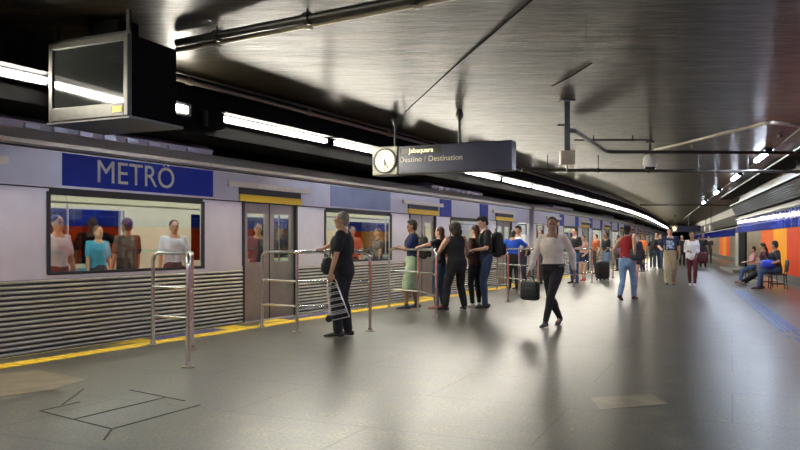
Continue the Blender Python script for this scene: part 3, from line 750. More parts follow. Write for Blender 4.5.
# ------------------------------------------------------------------ people
def rings_loft(bm, rows, n=14, capk=1.0):
    """rows: (center, a-vector, b-vector) elliptic sections, capped with soft ends"""
    rows = list(rows)
    def endrow(r, o, k):
        c, a, b = r; d = (c - o[0]).normalized() * min(a.length, b.length) * (capk if k else 1)
        return [(c + d*.55, a*.8, b*.8), (c + d*.85, a*.45, b*.45)]
    s_ = endrow(rows[0], rows[1], 0)[::-1]; e_ = endrow(rows[-1], rows[-2], 1)
    rows = s_ + rows + e_
    R_ = [[bm.verts.new(c + a*math.cos(2*PI*k/n) + b*math.sin(2*PI*k/n)) for k in range(n)] for c, a, b in rows]
    for p, q in zip(R_, R_[1:]):
        for k in range(n): bm.faces.new((p[k], p[(k+1)%n], q[(k+1)%n], q[k]))
    bm.faces.new(R_[0][::-1]); bm.faces.new(R_[-1])
def limb(bm, pts, rs, n=12):
    pts = [V(p) for p in pts]; rows = []; prev = None
    for i, p in enumerate(pts):
        t = (pts[min(i+1,len(pts)-1)] - pts[max(i-1,0)]).normalized()
        s_ = (V((1,0,0)) - t*t.x) if prev is None else (prev - t*prev.dot(t))
        if s_.length < .05: s_ = V((0,1,0)) - t*t.y
        s_.normalize(); prev = s_; u = t.cross(s_); r = rs[i]
        ra, rb = r if isinstance(r, tuple) else (r, r)
        rows.append((p, s_*ra, u*rb))
    rings_loft(bm, rows, n)
def ik(a, c, l1, l2, pole):
    a, c = V(a), V(c); d = c - a; L_ = d.length
    if L_ > (l1+l2)*.999: c = a + d.normalized()*(l1+l2)*.999; d = c-a; L_ = d.length
    x_ = (l1*l1 - l2*l2 + L_*L_) / (2*L_); h_ = math.sqrt(max(0, l1*l1 - x_*x_))
    dn = d.normalized(); pn = V(pole) - dn*V(pole).dot(dn); pn.normalize()
    return a + dn*x_ + pn*h_, c
def remesh(bm, vox, it=3, fold=0.0, freq=9, seed=0):
    me = bpy.data.meshes.new('tmp'); bmesh.ops.recalc_face_normals(bm, faces=bm.faces[:]); bm.to_mesh(me); bm.free()
    o = bpy.data.objects.new('tmp', me); C.objects.link(o)
    r = o.modifiers.new('r', 'REMESH'); r.mode = 'VOXEL'; r.voxel_size = vox; r.use_smooth_shade = True
    s_ = o.modifiers.new('s', 'SMOOTH'); s_.iterations = it; s_.factor = .5
    out = bpy.data.meshes.new_from_object(o.evaluated_get(bpy.context.evaluated_depsgraph_get()))
    bpy.data.objects.remove(o); bpy.data.meshes.remove(me)
    if fold:
        off = V((seed*3.1, seed*1.7, 0)); nn = [v.normal.copy() for v in out.vertices]
        for v, n_ in zip(out.vertices, nn):
            p = V((v.co.x*freq, v.co.y*freq, v.co.z*freq*.7)) + off
            v.co += n_ * (noise.noise(p)*fold + noise.noise(p*2.3)*fold*.4)
    return out
def hand(bm, w, d, nrm, curl, side, k, fat=1.0):
    d = V(d).normalized(); nrm = (V(nrm) - d*V(nrm).dot(d)).normalized(); sd = d.cross(nrm).normalized() * side
    f = k * fat
    rows = [(w - d*.02*k, sd*.026*f, nrm*.019*f), (w + d*.02*k, sd*.031*f, nrm*.016*f), (w + d*.055*k, sd*.039*f, nrm*.014*f), (w + d*.085*k, sd*.038*f, nrm*.012*f)]
    rings_loft(bm, rows, 12)
    for i, (o, l) in enumerate(((.029,.068),(.0100,.078),(-.0105,.072),(-.0295,.056))):
        p = w + d*.080*k + sd*o*k; dd = d.copy(); pts = [p.copy()]
        for sgm, fr in enumerate((.45,.32,.25)):
            dd = (Quaternion(d.cross(nrm).normalized(), curl*(.7 if sgm == 0 else 1.0)) @ dd)
            p = p + dd*l*fr*k; pts.append(p.copy())
        limb(bm, pts, [.0095*k,.009*k,.0082*k,.0072*k], 8)
    p = w + d*.022*k + sd*.024*k; t1 = (d*.6 + sd*.65 + nrm*.35).normalized(); t2 = (d*.85 + sd*.12 + nrm*.5).normalized()
    limb(bm, [p, p + t1*.035*k, p + t1*.035*k + t2*.03*k, p + t1*.035*k + t2*.055*k], [.013*k,.0115*k,.0095*k,.008*k], 8)

SK = {'light': (.62,.36,.25), 'tan': (.48,.27,.16), 'brown': (.27,.14,.08)}
class Fig: pass
def person(label, pos, yaw, H=1.74, skin='tan', fem=False, vox=.013, feet=None, hands=None, elbow=None, lean=0.0, head=(0,0), side=0.0,
           top=None, bottom=None, shoes=(.03,.03,.03), hair='short', haircol=(.02,.015,.012), seat=None, grp=None, build=1.0, wdir=None, curl=.45, hi=False, z0=0.0, coarse=False):
    """local frame: +x forward, +y to the person's left"""
    k = H / 1.75; b_ = build
    root = thing('person', label, 'person', (pos[0], pos[1], z0), math.radians(yaw), grp)
    th, sh = .435*k, .415*k
    hw = (.085 if not fem else .09)*k; sw = (.182 if not fem else .158)*k*(.5+.5*b_)
    feet = feet or ((.03, .11, 0, 8), (.0, -.11, 0, -8))
    ank = [V((f[0]*k, f[1]*k, (.085+f[2])*k)) for f in feet]
    if seat is None:
        zp = min(math.sqrt(max(.01, (.842*k)**2 - (a.x**2 + (a.y - (hw if i == 0 else -hw))**2))) + a.z for i, a in enumerate(ank))
        pel = V((0, 0, zp))
    else: pel = V((0, 0, seat + .10*k))
    hips = [pel + V((0, hw, 0)), pel + V((0, -hw, 0))]
    knees = []
    for i in (0, 1):
        kn, an = ik(hips[i], ank[i], th, sh, (1, (.12 if i == 0 else -.12) if seat is None else 0, .25)); knees.append(kn); ank[i] = an
    ca, sa = math.cos(lean), math.sin(lean); cs, sn = math.cos(side), math.sin(side)
    def T(x, y, z):    # torso space, z above pelvis
        x2, z2 = x*ca + z*sa, z*ca - x*sa
        y2, z3 = y*cs + z2*sn, z2*cs - y*sn
        return pel + V((x2, y2, z3))*k
    def TV(x, y, z): return T(x, y, z) - T(0, 0, 0)
    shd = [T(-.01, sw/k, .50), T(-.01, -sw/k, .50)]
    ua, fa = .295*k, .25*k
    if hands is None: hands = (None, None)
    elbow = elbow or (V((-1, .35, 0)), V((-1, -.35, 0)))
    el, wr = [], []
    for i in (0, 1):
        h_ = hands[i]
        if h_ is None: h_ = (.06, (.25 if i == 0 else -.25)*(.5+.5*b_), pel.z/k - .04) 
        e_, w_ = ik(shd[i], V(h_)*k if True else h_, ua, fa, elbow[i]); el.append(e_); wr.append(w_)
    hy, hp = math.radians(head[0]), math.radians(head[1])
    hc = T(.015, 0, .545) + V((0,0,.15*k)) + V((math.sin(hp)*.06*k, 0, 0))
    HM = Matrix.Rotation(hy, 3, 'Z') @ Matrix.Rotation(hp, 3, 'Y')
    def HP(x, y, z): return hc + HM @ (V((x, y, z))*k)
    vs = [(.00, .150 if not fem else .165, .105), (.08, .150 if not fem else .158, .108), (.19, .132 if not fem else .118, .095), (.30, .150 if not fem else .135, .108), (.40, .165 if not fem else .148, .113), (.47, .160 if not fem else .140, .095), (.52, .105, .070)]
    def torso(bm, g, lo=0, hi_=7, zc=0, belly=0, cl=False):
        rows = []
        for (z, a, c_) in vs[lo:hi_]:
            bb = b_
            rows.append((T(.008 + (.012 if z in (.30,.40) else 0) + belly*(1 if .05 < z < .3 else 0), 0, z + zc), TV(0, a*bb + g, 0), TV(c_*bb + g, 0, 0)))
        if cl: rings_loft(bm, rows[:-1] + [(T(.0,0,.522), TV(0,.090,0), TV(.072,0,0))], 20, .35)
        else: rings_loft(bm, rows, 20)
    # ---- body
    bm = BM()
    torso(bm, 0)
    limb(bm, [T(0,0,.50), T(.0,0,.55), HP(-.01,0,-.07)], [.062*k,.055*k,.052*k])
    for i in (0, 1):
        limb(bm, [T(0, (.05 if i==0 else -.05), .49), shd[i], shd[i].lerp(el[i],.35), el[i]], [.055*k, .052*k*b_, .046*k*b_, .037*k])
        limb(bm, [el[i], el[i].lerp(wr[i],.3), wr[i]], [.038*k,.038*k,.025*k])
        limb(bm, [hips[i] + V((0,0,.02*k)), hips[i].lerp(knees[i],.4), knees[i]], [.088*k*b_, .078*k, .053*k])
        limb(bm, [knees[i], knees[i].lerp(ank[i],.32) - V((.015*k,0,0)), ank[i].lerp(knees[i],.12), ank[i]], [.052*k,.055*k,.036*k,.036*k])
        fy = math.radians(feet[i][3]); fd = V((math.cos(fy), math.sin(fy), 0))
        limb(bm, [ank[i] - fd*.03*k - V((0,0,.05*k)), ank[i] + fd*.06*k - V((0,0,.05*k)), ank[i] + fd*.14*k - V((0,0,.062*k))], [.03*k,.032*k,.022*k])
        dv = (wr[i]-el[i]).normalized()
        if wdir and wdir[i]: dv = V(wdir[i]).normalized()
        hand(bm, wr[i], dv, (V((0,-1,0)) if i == 0 else V((0,1,0))) if abs(dv.z) > .6 else V((0,0,-1)), curl, 1 if i == 0 else -1, k, 1.05)
    ell(bm, HP(-.008,0,.018), (.094*k,.076*k,.100*k), HM); ell(bm, HP(.022,0,-.045), (.064*k,.058*k,.068*k), HM)
    if not coarse:
        ell(bm, HP(.088,0,-.012), (.022*k,.013*k,.026*k), HM, 10, 8); ell(bm, HP(.078,0,-.062), (.018*k,.026*k,.012*k), HM, 10, 8)
        ell(bm, HP(.070,0,-.092), (.02*k,.024*k,.018*k), HM, 10, 8)
        for q in (-1, 1): ell(bm, HP(-.005,q*.077,-.008), (.020*k,.012*k,.032*k), HM, 10, 8)
    col = SK[skin]
    skm = mat('skin_' + skin, col, .5, 0, .06, 20)
    me = remesh(bm, vox*.62 if hi else vox*.9, 2)
    for v in me.vertices:
        if v.co.z < 0.004: v.co.z = 0.004
    bo = obm('body', me, skm, root)
    if not coarse:
        for q in (-1, 1):
            bm = BM(); ell(bm, HP(.079, q*.030, .012), (.010*k,.013*k,.007*k), HM, 10, 8); obj('eye', bm, mat('eye_dark', (.03,.02,.018), .2), bo)
            bm = BM(); ell(bm, HP(.083, q*.031, .032), (.008*k,.018*k,.004*k), HM, 8, 6); obj('eyebrow', bm, mat('brow_%s' % skin, tuple(c*.5 for c in haircol), .8), bo)
        bm = BM(); ell(bm, HP(.088,0,-.058), (.010*k,.022*k,.004*k), HM, 10, 6); obj('mouth', bm, mat('lip_' + skin, (col[0]*.75, col[1]*.45, col[2]*.5), .5), bo)
    # ---- garments
    def cname(c): return '_'.join('%03d' % int(x*999) for x in c)
    if bottom:
        ty, c1 = bottom; g = {'slim': .010, 'jeans': .014, 'loose': .026, 'shorts': .024, 'minishorts': .016}[ty]
        end = {'shorts': .12, 'minishorts': -.6}.get(ty, 2)
        bm = BM(); torso(bm, g+.006, 0, 2); 
        rings_loft(bm, [(T(.0,0,-.05), TV(0,.135*b_+g,0), TV(.095*b_+g,0,0)), (T(0,0,.02), TV(0,.155*b_+g,0), TV(.106*b_+g,0,0)), (T(.0,0,.09), TV(0,.148*b_+g,0), TV(.106*b_+g,0,0))], 20)
        for i in (0, 1):
            if end == -.6: limb(bm, [hips[i] + V((0,0,.02*k)), hips[i].lerp(knees[i],.32)], [.092*k+g, .086*k+g])
            elif end < 1: limb(bm, [hips[i] + V((0,0,.02*k)), hips[i].lerp(knees[i],.4), knees[i], knees[i].lerp(ank[i], end)], [.090*k+g,.082*k+g,.062*k+g*1.3,.060*k+g*1.4])
            else:
                hem = {'loose': .062, 'jeans': .052, 'slim': .043}[ty]*k
                limb(bm, [hips[i] + V((0,0,.02*k)), hips[i].lerp(knees[i],.4), knees[i]], [.090*k*b_+g,.079*k+g,.055*k+g])
                limb(bm, [knees[i], knees[i].lerp(ank[i],.35) - V((.01*k,0,0)), ank[i].lerp(knees[i],.04)], [.055*k+g,.055*k+g*.9,hem+g*.2])
        me = remesh(bm, vox, 3, .010, 7, 3)
        for v in me.vertices:
            if v.co.z < .02: v.co.z = .02
        nm = {'slim':'trousers','jeans':'jeans','loose':'trousers','shorts':'shorts','minishorts':'shorts'}[ty]
        obm(nm, me, mat('cloth_' + cname(c1), c1, .85, 0, .18, 9, .3), root)
    if top:
        ty, c1 = top[:2]; g = {'tee': .016, 'shirt': .022, 'vest': .018, 'longshirt': .017, 'crop': .012, 'blouse': .026}[ty]
        bm = BM()
        if ty == 'crop': torso(bm, g, 3, 6)
        elif ty == 'vest' and fem: torso(bm, g, 1, 6)
        else: torso(bm, g, 1 if ty == 'longshirt' else 0, 6 if ty == 'vest' else 7, cl=(ty != 'vest'))
        if ty == 'shirt': rings_loft(bm, [(T(.0,0,-.045), TV(0,.150*b_+g+.012,0), TV(.104*b_+g+.014,0,0)), (T(.005,0,.06), TV(0,.152*b_+g+.006,0), TV(.106*b_+g+.01,0,0))], 20, .2)
        if fem: ell(bm, T(.085,.065,.36), (.055*k,.062*k,.06*k)); ell(bm, T(.085,-.065,.36), (.055*k,.062*k,.06*k))
        if ty not in ('vest', 'crop'):
            for i in (0, 1):
                limb(bm, [T(0, (.05 if i==0 else -.05), .488), shd[i], shd[i].lerp(el[i], .4), shd[i].lerp(el[i], .72 if ty in ('tee','shirt') else 1)], [.055*k+.011,.052*k*b_+.012,.046*k*b_+g*.9,.043*k+g])
                if ty in ('longshirt',): limb(bm, [el[i], el[i].lerp(wr[i],.5), el[i].lerp(wr[i],.9)], [.041*k+g*.9,.038*k+g*.7,.032*k+g*.4])
                if ty == 'blouse': limb(bm, [el[i], el[i].lerp(wr[i],.4)], [.041*k+g*.9,.042*k+g*.7])
        me = remesh(bm, vox, 2, .009, 8, 1)
        sm = mat('cloth_' + cname(c1), c1, .85, 0, .15, 9, .3)
        so = obm({'tee':'t_shirt','shirt':'shirt','vest':'sleeveless_top','longshirt':'shirt','crop':'strapless_top','blouse':'blouse'}[ty], me, sm, root)
        if len(top) > 2:   # printed patch on the chest
            src = BM(); src.from_mesh(me); src.normal_update()
            dele = [f for f in src.faces if not (f.normal.x > .35 and pel.z + .18*k < f.calc_center_median().z < pel.z + .42*k and abs(f.calc_center_median().y) < .11*k)]
            bmesh.ops.delete(src, geom=dele, context='FACES')
            for v in src.verts: v.co += v.normal * .004
            me2 = bpy.data.meshes.new('shirt_print'); src.to_mesh(me2); src.free(); obm('shirt_print', me2, top[2], root)
        if ty == 'longshirt':
            bm = BM(); tube(bm, [T(0,0,.085) + TV(0,(.150*b_+.028)*math.cos(t*PI/12),0) + TV((.107*b_+.030)*math.sin(t*PI/12),0,0) for t in range(25)], .016*k, 8, False); obj('belt', bm, mat('belt_leather', (.015,.012,.01), .4), root)
    # ---- shoes
    for i in (0, 1):
        fy = math.radians(feet[i][3]); fd = V((math.cos(fy), math.sin(fy), 0)); sdv = V((-fd.y, fd.x, 0)); a = ank[i]; z_ = a.z - .085*k
        pit = math.radians(feet[i][4]) if len(feet[i]) > 4 else 0
        fz = V((0,0,1)); 
        if pit: q = Quaternion(sdv, pit); fd = q @ fd; fz = q @ fz
        base = a - fz*.085*k
        bm = BM(); rr = [(-.07,.026,.036,.034),(-.03,.036,.040,.042),(.04,.037,.038,.036),(.11,.045,.030,.028),(.165,.040,.022,.022),(.19,.024,.018,.016)]
        rings_loft(bm, [(base + fd*x_*k + fz*(zc_+.006)*k, sdv*ha*k, fz*hb*k) for x_, ha, zc_, hb in [(x_, ha, zc_, hb) for x_, ha, zc_, hb in rr]], 14)
        if (V(shoes) - V((.55,.15,.12))).length > .05: limb(bm, [a - fz*.03*k, a + fz*.0], [.044*k,.044*k])
        me = remesh(bm, vox*.8, 1)
        for v in me.vertices:
            if not pit and v.co.z < z_ + .003: v.co.z = z_ + .003
        sh_ = obm('shoe', me, mat('shoe_' + cname(shoes), shoes, .5), root)
    # ---- hair
    hm = mat('hair_' + cname(haircol), haircol, .6, 0, .3, 40, .5)
    if hair:
        bm = BM(); ell(bm, HP(-.024,0,.034), (.094*k,.085*k,.098*k), HM); ell(bm, HP(-.052,0,-.015), (.058*k,.072*k,.075*k), HM)
        if hair == 'long':
            rings_loft(bm, [(HP(-.05,0,.0), HM@V((0,.085*k,0)), HM@V((.05*k,0,0))), (HP(-.075,0,-.12), HM@V((0,.09*k,0)), HM@V((.045*k,0,0))), (T(-.115*b_,0,.46), V((0,.095*k,0)), V((.032*k,0,0))), (T(-.13*b_,0,.30), V((0,.075*k,0)), V((.026*k,0,0)))], 14)
        if hair == 'curly': ell(bm, HP(-.03,0,.03), (.125*k,.125*k,.125*k), HM); ell(bm, HP(-.06,0,-.07), (.10*k,.12*k,.09*k), HM)
        if hair == 'bun': ell(bm, HP(-.11,0,.07), (.05*k,.055*k,.05*k), HM)
        if hair == 'tail': limb(bm, [HP(-.10,0,.03), HP(-.15,0,-.05), HP(-.14,0,-.2)], [.03*k,.035*k,.02*k])
        if hair == 'quiff': ell(bm, HP(.02,0,.095), (.075*k,.07*k,.045*k), HM)
        me = remesh(bm, vox*.9, 2, .012 if hair == 'curly' else .005, 28, 2)
        obm('hair', me, hm, root)
    f = Fig(); f.root = root; f.k = k; f.T = T; f.wr = wr; f.el = el; f.shd = shd; f.HP = HP; f.HM = HM; f.pel = pel; f.kn = knees; f.ank = ank
    f.M = Matrix.Translation(root.location) @ Matrix.Rotation(math.radians(yaw), 4, 'Z'); f.yaw = math.radians(yaw)
    return f
def loc_of(pos, yaw, world, H):      # world target -> person's local units (before scaling)
    M = (Matrix.Translation((pos[0], pos[1], 0)) @ Matrix.Rotation(math.radians(yaw), 4, 'Z')).inverted()
    p = M @ V(world); k = H/1.75; return (p.x/k, p.y/k, p.z/k)

def backpack(f, label, col=(.02,.02,.022), s=1.0, z=.28):
    c = f.T(-.115 - .10*s, 0, z); W_ = f.M @ c
    root = thing('backpack', label, 'backpack', W_, f.yaw)
    m = mat('bag_%d' % int(sum(col)*999), col, .75, 0, .2, 20, .3)
    bm = BM(); superbox(bm, (0,0,0), (.19*s,.31*s,.46*s), e=3.2); pb_ = obj('pack_body', bm, m, root)
    bm = BM(); superbox(bm, (-.11*s,0,-.08*s), (.09*s,.24*s,.22*s), e=3); obj('front_pocket', bm, m, pb_)
    bm = BM(); tube(bm, rounded([V((.03,-.05,.22*s)), V((.03,-.04,.28*s)), V((.03,.04,.28*s)), V((.03,.05,.22*s))], .03), .009, 8); obj('grab_loop', bm, m, root)
    for q in (-1, 1):
        bm = BM(); inv_ = (Matrix.Translation(W_) @ Matrix.Rotation(f.yaw, 4, 'Z')).inverted()
        pts = [f.T(-.13, q*.09, z+.17), f.T(-.05, q*.11, .565), f.T(.06, q*.115, .53), f.T(.155, q*.12, .38), f.T(.12, q*.165, .22), f.T(-.04, q*.18, .12), f.T(-.14, q*.13, z-.17)]
        tube(bm, [inv_ @ (f.M @ p) for p in rounded(pts, .08, 4)], .014, 8); obj('shoulder_strap', bm, m, root)
    return root
def tote(label, top_w, size, col, yaw=0.0, cat='bag', name='handbag', strap=.18, hard=False):
    """bag hanging below a world point (the hand)"""
    root = thing(name, label, cat, V(top_w) - V((0,0,strap+size[2])), yaw)
    m = mat('bag_%d_%d' % (int(sum(col)*999), int(col[0]*999)), col, .6, 0, .15, 12, .2)
    bm = BM(); superbox(bm, (0,0,size[2]/2), size, e=7 if hard else 3.6, n=28); bb_ = obj('bag_body', bm, m, root)
    bm = BM(); z = size[2]-.01; h_ = size[1]*.28
    tube(bm, rounded([V((0,-h_,z)), V((0,-h_*.7,z+strap)), V((0,h_*.7,z+strap)), V((0,h_,z))], .05), .009, 8); obj('handle', bm, m, root)
    bm = BM(); superbox(bm, (size[0]*.5,0,size[2]*.42), (.03,size[1]*.7,size[2]*.5), e=5); obj('pocket', bm, m, bb_)
    return root

DARKJ = (.03,.05,.11); BLACKC = (.012,.012,.014)
TD = 60.0    # yaw of the track direction, roughly; facing the train is about 150 deg
# 1 grey-haired man with the cart
H = 1.76; p0 = G(343, 336.5); yaw = 172
ra = V(((323-400)/F*11.12, 11.12, 1.235)) if False else None
railB0, railB1 = V((*g2(297,332), 1.18)), V((*g2(370,331), 1.18))
hr = railB0.lerp(railB1, .30) + V((.05, -.0, .045))
cartp = AT(334, 274, p0.y - .26)
f = person('grey-haired man in black with one hand on the railing, holding a folded cart', p0, yaw, H, 'tan', vox=.0125, hi=True,
    feet=((.05,.10,0,10),(-.05,-.10,0,-6)), hands=(loc_of(p0, yaw, AT(330.5, 275, p0.y-.34), H), loc_of(p0, yaw, hr, H)), elbow=(V((-1,.5,-.2)), V((-.6,-.6,-1))),
    top=('shirt', BLACKC), bottom=('loose', (.013,.013,.015)), haircol=(.24,.22,.18), head=(0,4), wdir=((.15,.05,-1), (1,.0,-.12)), curl=.55, build=1.2)
HPf = f.HP; bm = BM()
for q in (-1, 1):
    pts = [HPf(.098, q*.033 + .022*math.cos(t), .010 + .016*math.sin(t)) for t in [i*PI/6 for i in range(13)]]
    tube(bm, pts, .0025, 6); tube(bm, [HPf(.095, q*.055, .014), HPf(.02, q*.084, .012), HPf(-.01, q*.084, .0)], .0025, 6)
tube(bm, [HPf(.1,-.011,.012), HPf(.1,.011,.012)], .0025, 6)
tmp = obj('eyeglasses', bm, mat('glasses_wire', (.08,.06,.04), .3, .8), f.root)
hw1 = f.M @ (f.wr[0] + V((.01, 0, -.09)))
# shoulder bag
sb = tote('black shoulder bag hanging at the hip of the grey-haired man', f.M @ (f.pel + V((.20, .10, .24))), (.15,.27,.25), (.016,.016,.018), f.yaw + .3, strap=.05)
bm = BM(); iv = (Matrix.Translation(sb.location) @ Matrix.Rotation(f.yaw+.3, 4, 'Z')).inverted()
tube(bm, [iv @ (f.M @ p) for p in rounded([f.pel + V((.17,.12,.13)), f.T(.165,.02,.33), f.T(.10,-.12,.50), f.T(-.02,-.15,.57), f.T(-.13,-.10,.44), f.T(-.16,.06,.20), f.pel + V((.08,.20,.12))], .1, 4)], .011, 8); obj('strap', bm, mat('strap_black', (.02,.02,.02), .7), sb)
# folding cart held upright
cart = thing('luggage_cart', 'folded chrome wire luggage cart held by the grey-haired man', 'cart', (hw1.x, hw1.y, hw1.z - .57), math.radians(182))
chrome = mat('chrome_wire', (.85,.85,.85), .3, .8)
MC = Matrix.Rotation(math.radians(12), 3, 'Y')
def cp(x, y, z): return V((0,0,.57)) + MC @ V((x, y, z-.57))
bm = BM(); tube(bm, rounded([cp(-.13,-.06,.08), cp(-.06,-.05,.57), cp(.05,-.05,.57), cp(.11,-.06,.08), cp(-.13,-.06,.08)], .05), .0075, 8)
tube(bm, rounded([cp(-.15,.05,.02), cp(-.06,.05,.52), cp(.06,.05,.52), cp(.12,.05,.02), cp(-.15,.05,.02)], .05), .0065, 8); obj('wire_frame', bm, chrome, cart)
bm = BM()
for i in range(5):
    z = .10 + i*.085; w_ = .112 - i*.012
    tube(bm, [cp(-w_,-.06,z), cp(w_,-.06,z)], .0075, 6); tube(bm, [cp(-w_,.05,z+.03), cp(w_,.05,z+.03)], .0075, 6)
    tube(bm, [cp(-w_,-.06,z), cp(-w_,.05,z+.03)], .004, 6); tube(bm, [cp(w_,-.06,z), cp(w_,.05,z+.03)], .004, 6)
obj('cross_wires', bm, chrome, cart)
for q in (-1, 1):
    bm = BM(); lathe(bm, cp(.13, q*.075, .05), [(.02,-.012),(.042,-.012),(.046,0),(.042,.012),(.02,.012)], 18, (0,1,0)); obj('wheel', bm, M_RUB, cart)
bm = BM(); tube(bm, [cp(.13,-.075,.05), cp(.13,.075,.05)], .006, 6); obj('axle', bm, chrome, cart)

# 2 man in green shorts
railC = [V((*g2(389,308), 1.19)), V((*g2(418,311), 1.19)), V((*g2(436,317), 1.19))]
H = 1.78; p0 = G(413, 309.5); p0.y += .15; yaw = 175
f = person('young man in a navy t-shirt and pale green shorts leaning on the railing', p0, yaw, H, 'brown', feet=((.12,.13,0,5),(-.06,-.15,0,-10)),
    hands=(loc_of(p0, yaw, railC[0].lerp(railC[1], .28) + V((.02,-.03,.04)), H), (.10,-.24,.95)), elbow=(V((-.4,.8,-.8)), V((-1,-.3,0))), top=('tee', (.022,.035,.12)), bottom=('shorts', (.42,.56,.36)), shoes=(.03,.03,.04),
    hair='quiff', head=(0,2), wdir=((1,0,-.1), None))
backpack(f, 'dark camouflage backpack on the back of the man in green shorts', (.035,.037,.032), 1.0)
# 3 brown-haired woman
H = 1.64; p0 = G(440, 309); yaw = 150
f = person('woman with long brown hair, black top and jeans resting a hand on the railing', p0, yaw, H, 'light', True, feet=((.03,.09,0,15),(-.02,-.09,0,5)),
    hands=(loc_of(p0, yaw, railC[1].lerp(railC[2], .10) + V((0,-.0,.05)), H), (.12,-.2,.95)), elbow=(V((-.3,.8,-.8)), V((-1,-.3,0))), top=('tee', (.02,.02,.03)), bottom=('slim', (.05,.09,.17)), shoes=(.50,.16,.13),
    hair='long', haircol=(.07,.03,.015), wdir=((1,0,-.1), None))
tote('red bag carried low beside the woman with long brown hair', G(440,309) + V((.02,.28,.78)), (.10,.22,.30), (.45,.02,.02), 1.0, strap=.16)
# 4 curly-haired person in black vest, back to us
H = 1.72; p0 = G(457, 310); yaw = 118
f = person('curly-haired person in a black sleeveless top and black trousers seen from behind, feet apart', p0, yaw, H, 'tan', feet=((.03,.26,0,30),(-.02,-.16,0,-12)), build=1.22,
    hands=((.22,.30,1.02), (.22,-.16,1.05)), elbow=(V((-.5,1,-.5)), V((-.5,-1,-.5))), top=('vest', (.012,.012,.012)), bottom=('loose', (.012,.012,.014)), shoes=(.02,.02,.03), hair='curly', haircol=(.03,.018,.012), head=(25,10), side=.10)
# 5 reddish-haired woman
H = 1.68; p0 = G(476, 307.5); yaw = 130
f = person('woman with long dark red hair and white shoes standing in the group of friends', p0, yaw, H, 'light', True, feet=((.03,.07,0,30),(-.02,-.08,0,5)),
    hands=((.2,.1,1.05), (.2,-.1,1.08)), top=('blouse', (.06,.025,.02)), bottom=('slim', (.014,.014,.016)), shoes=(.6,.56,.5), hair='long', haircol=(.05,.008,.008), head=(0,12))
# 6 young man with backpack
H = 1.86; p0 = G(487, 308.5); p0.y += .1; yaw = 190
f = person('bearded young man in a black t-shirt looking down at his hands among his friends', p0, yaw, H, 'light', feet=((.06,.09,0,5),(-.02,-.12,0,-15)),
    hands=((.27,.06,1.10), (.27,-.08,1.10)), elbow=(V((-.6,.5,-1)), V((-.6,-.5,-1))), top=('tee', (.018,.018,.022)), bottom=('jeans', (.035,.06,.12)), hair='quiff', haircol=(.012,.01,.01), head=(8,24), lean=.06)
backpack(f, 'large black backpack on the young man looking down', (.014,.014,.016), 1.12, .26)
ph = f.M @ V((.34, 0, 1.15)); bm = BM(); box(bm, -.07, .07, -.035, .035, -.005, .005, Matrix.Translation(ph) @ Matrix.Rotation(f.yaw, 4, 'Z') @ Matrix.Rotation(-.5, 4, 'Y')); tag(obj('phone', bm, mat('phone_pale', (.5,.55,.7), .2), smooth=False), 'pale phone held by the young man looking down', 'phone')
# 7 man blue polo
H = 1.66; p0 = G(513, 291); yaw = 75
f = person('man in a bright blue polo shirt and black trousers seen from behind', p0, yaw, H, 'light', build=1.15, feet=((.0,.12,0,10),(0,-.12,0,-10)),
    hands=((.12,.30,1.0), (.30,-.36,1.18)), elbow=(V((-.6,1,-.4)), V((-.2,-1,-.5))), top=('tee', (.015,.09,.55)), bottom=('loose', (.013,.013,.015)), haircol=(.05,.04,.035), head=(10,5))
# 8 man white shirt
H = 1.80; p0 = G(522, 290); p0.y += .25; yaw = 235
f = person('man in a white t-shirt leaning over the railing beside the man in blue', p0, yaw, H, 'tan', feet=((.0,.12,0,10),(0,-.1,0,-10)), side=-.12,
    hands=((.26,.30,1.02), (.2,-.2,1.0)), top=('tee', (.62,.64,.66)), bottom=('jeans', (.04,.045,.07)), haircol=(.015,.012,.01), hair='quiff', head=(-10,8))
bg = tote('black cross-body bag worn by the man in the white t-shirt', f.M @ V((.15,.24,1.22)), (.12,.26,.24), (.02,.02,.024), f.yaw, strap=.03)
# 9 walking man in cream shirt
H = 1.78; p0 = G(553, 326); yaw = 238
f = person('man in an open-necked cream shirt and black trousers striding past with a black case', p0, yaw, H, 'brown', build=1.06, lean=.03,
    feet=((.27,-.02,0,0),(-.24,.02,.03,0,22)), hands=((-.10,.31,.87), (.14,-.33,.84)), elbow=(V((-1,.3,0)), V((-1,-.3,0))), top=('longshirt', (.66,.58,.52)), bottom=('slim', (.012,.012,.014)), shoes=(.015,.015,.018), haircol=(.02,.015,.012), head=(20,4), vox=.0125)
hw2 = f.M @ (f.wr[1] + V((.01,0,-.085)))
tote('black soft briefcase swinging from the hand of the man in the cream shirt', hw2, (.12,.34,.30), (.012,.012,.013), f.yaw - PI/2 + 1.2, cat='briefcase', name='briefcase', strap=.09, hard=True)
# 10 man black tee behind the railing
H = 1.78; p0 = G(575, 283.5); yaw = 215
person('man in a dark t-shirt and jeans waiting behind the woman in a strapless top', p0, yaw, H, 'light', top=('tee', (.02,.025,.03)), bottom=('jeans', (.06,.11,.22)), head=(-10,0), hands=((.2,.15,1.1),(.2,-.1,1.1)), vox=.016)
# 11 woman strapless
H = 1.58; p0 = G(583, 281); yaw = 235
person('woman in a pink strapless top and dark shorts with red sandals behind the railing', p0, yaw, H, 'light', True, top=('crop', (.60,.36,.30)), bottom=('minishorts', (.02,.03,.07)), shoes=(.55,.05,.05), hair='bun', haircol=(.06,.03,.02), hands=((.18,.12,1.0),(.18,-.16,1.02)), build=1.12, feet=((.05,.10,0,10),(-.16,-.06,0,-10)), vox=.016)
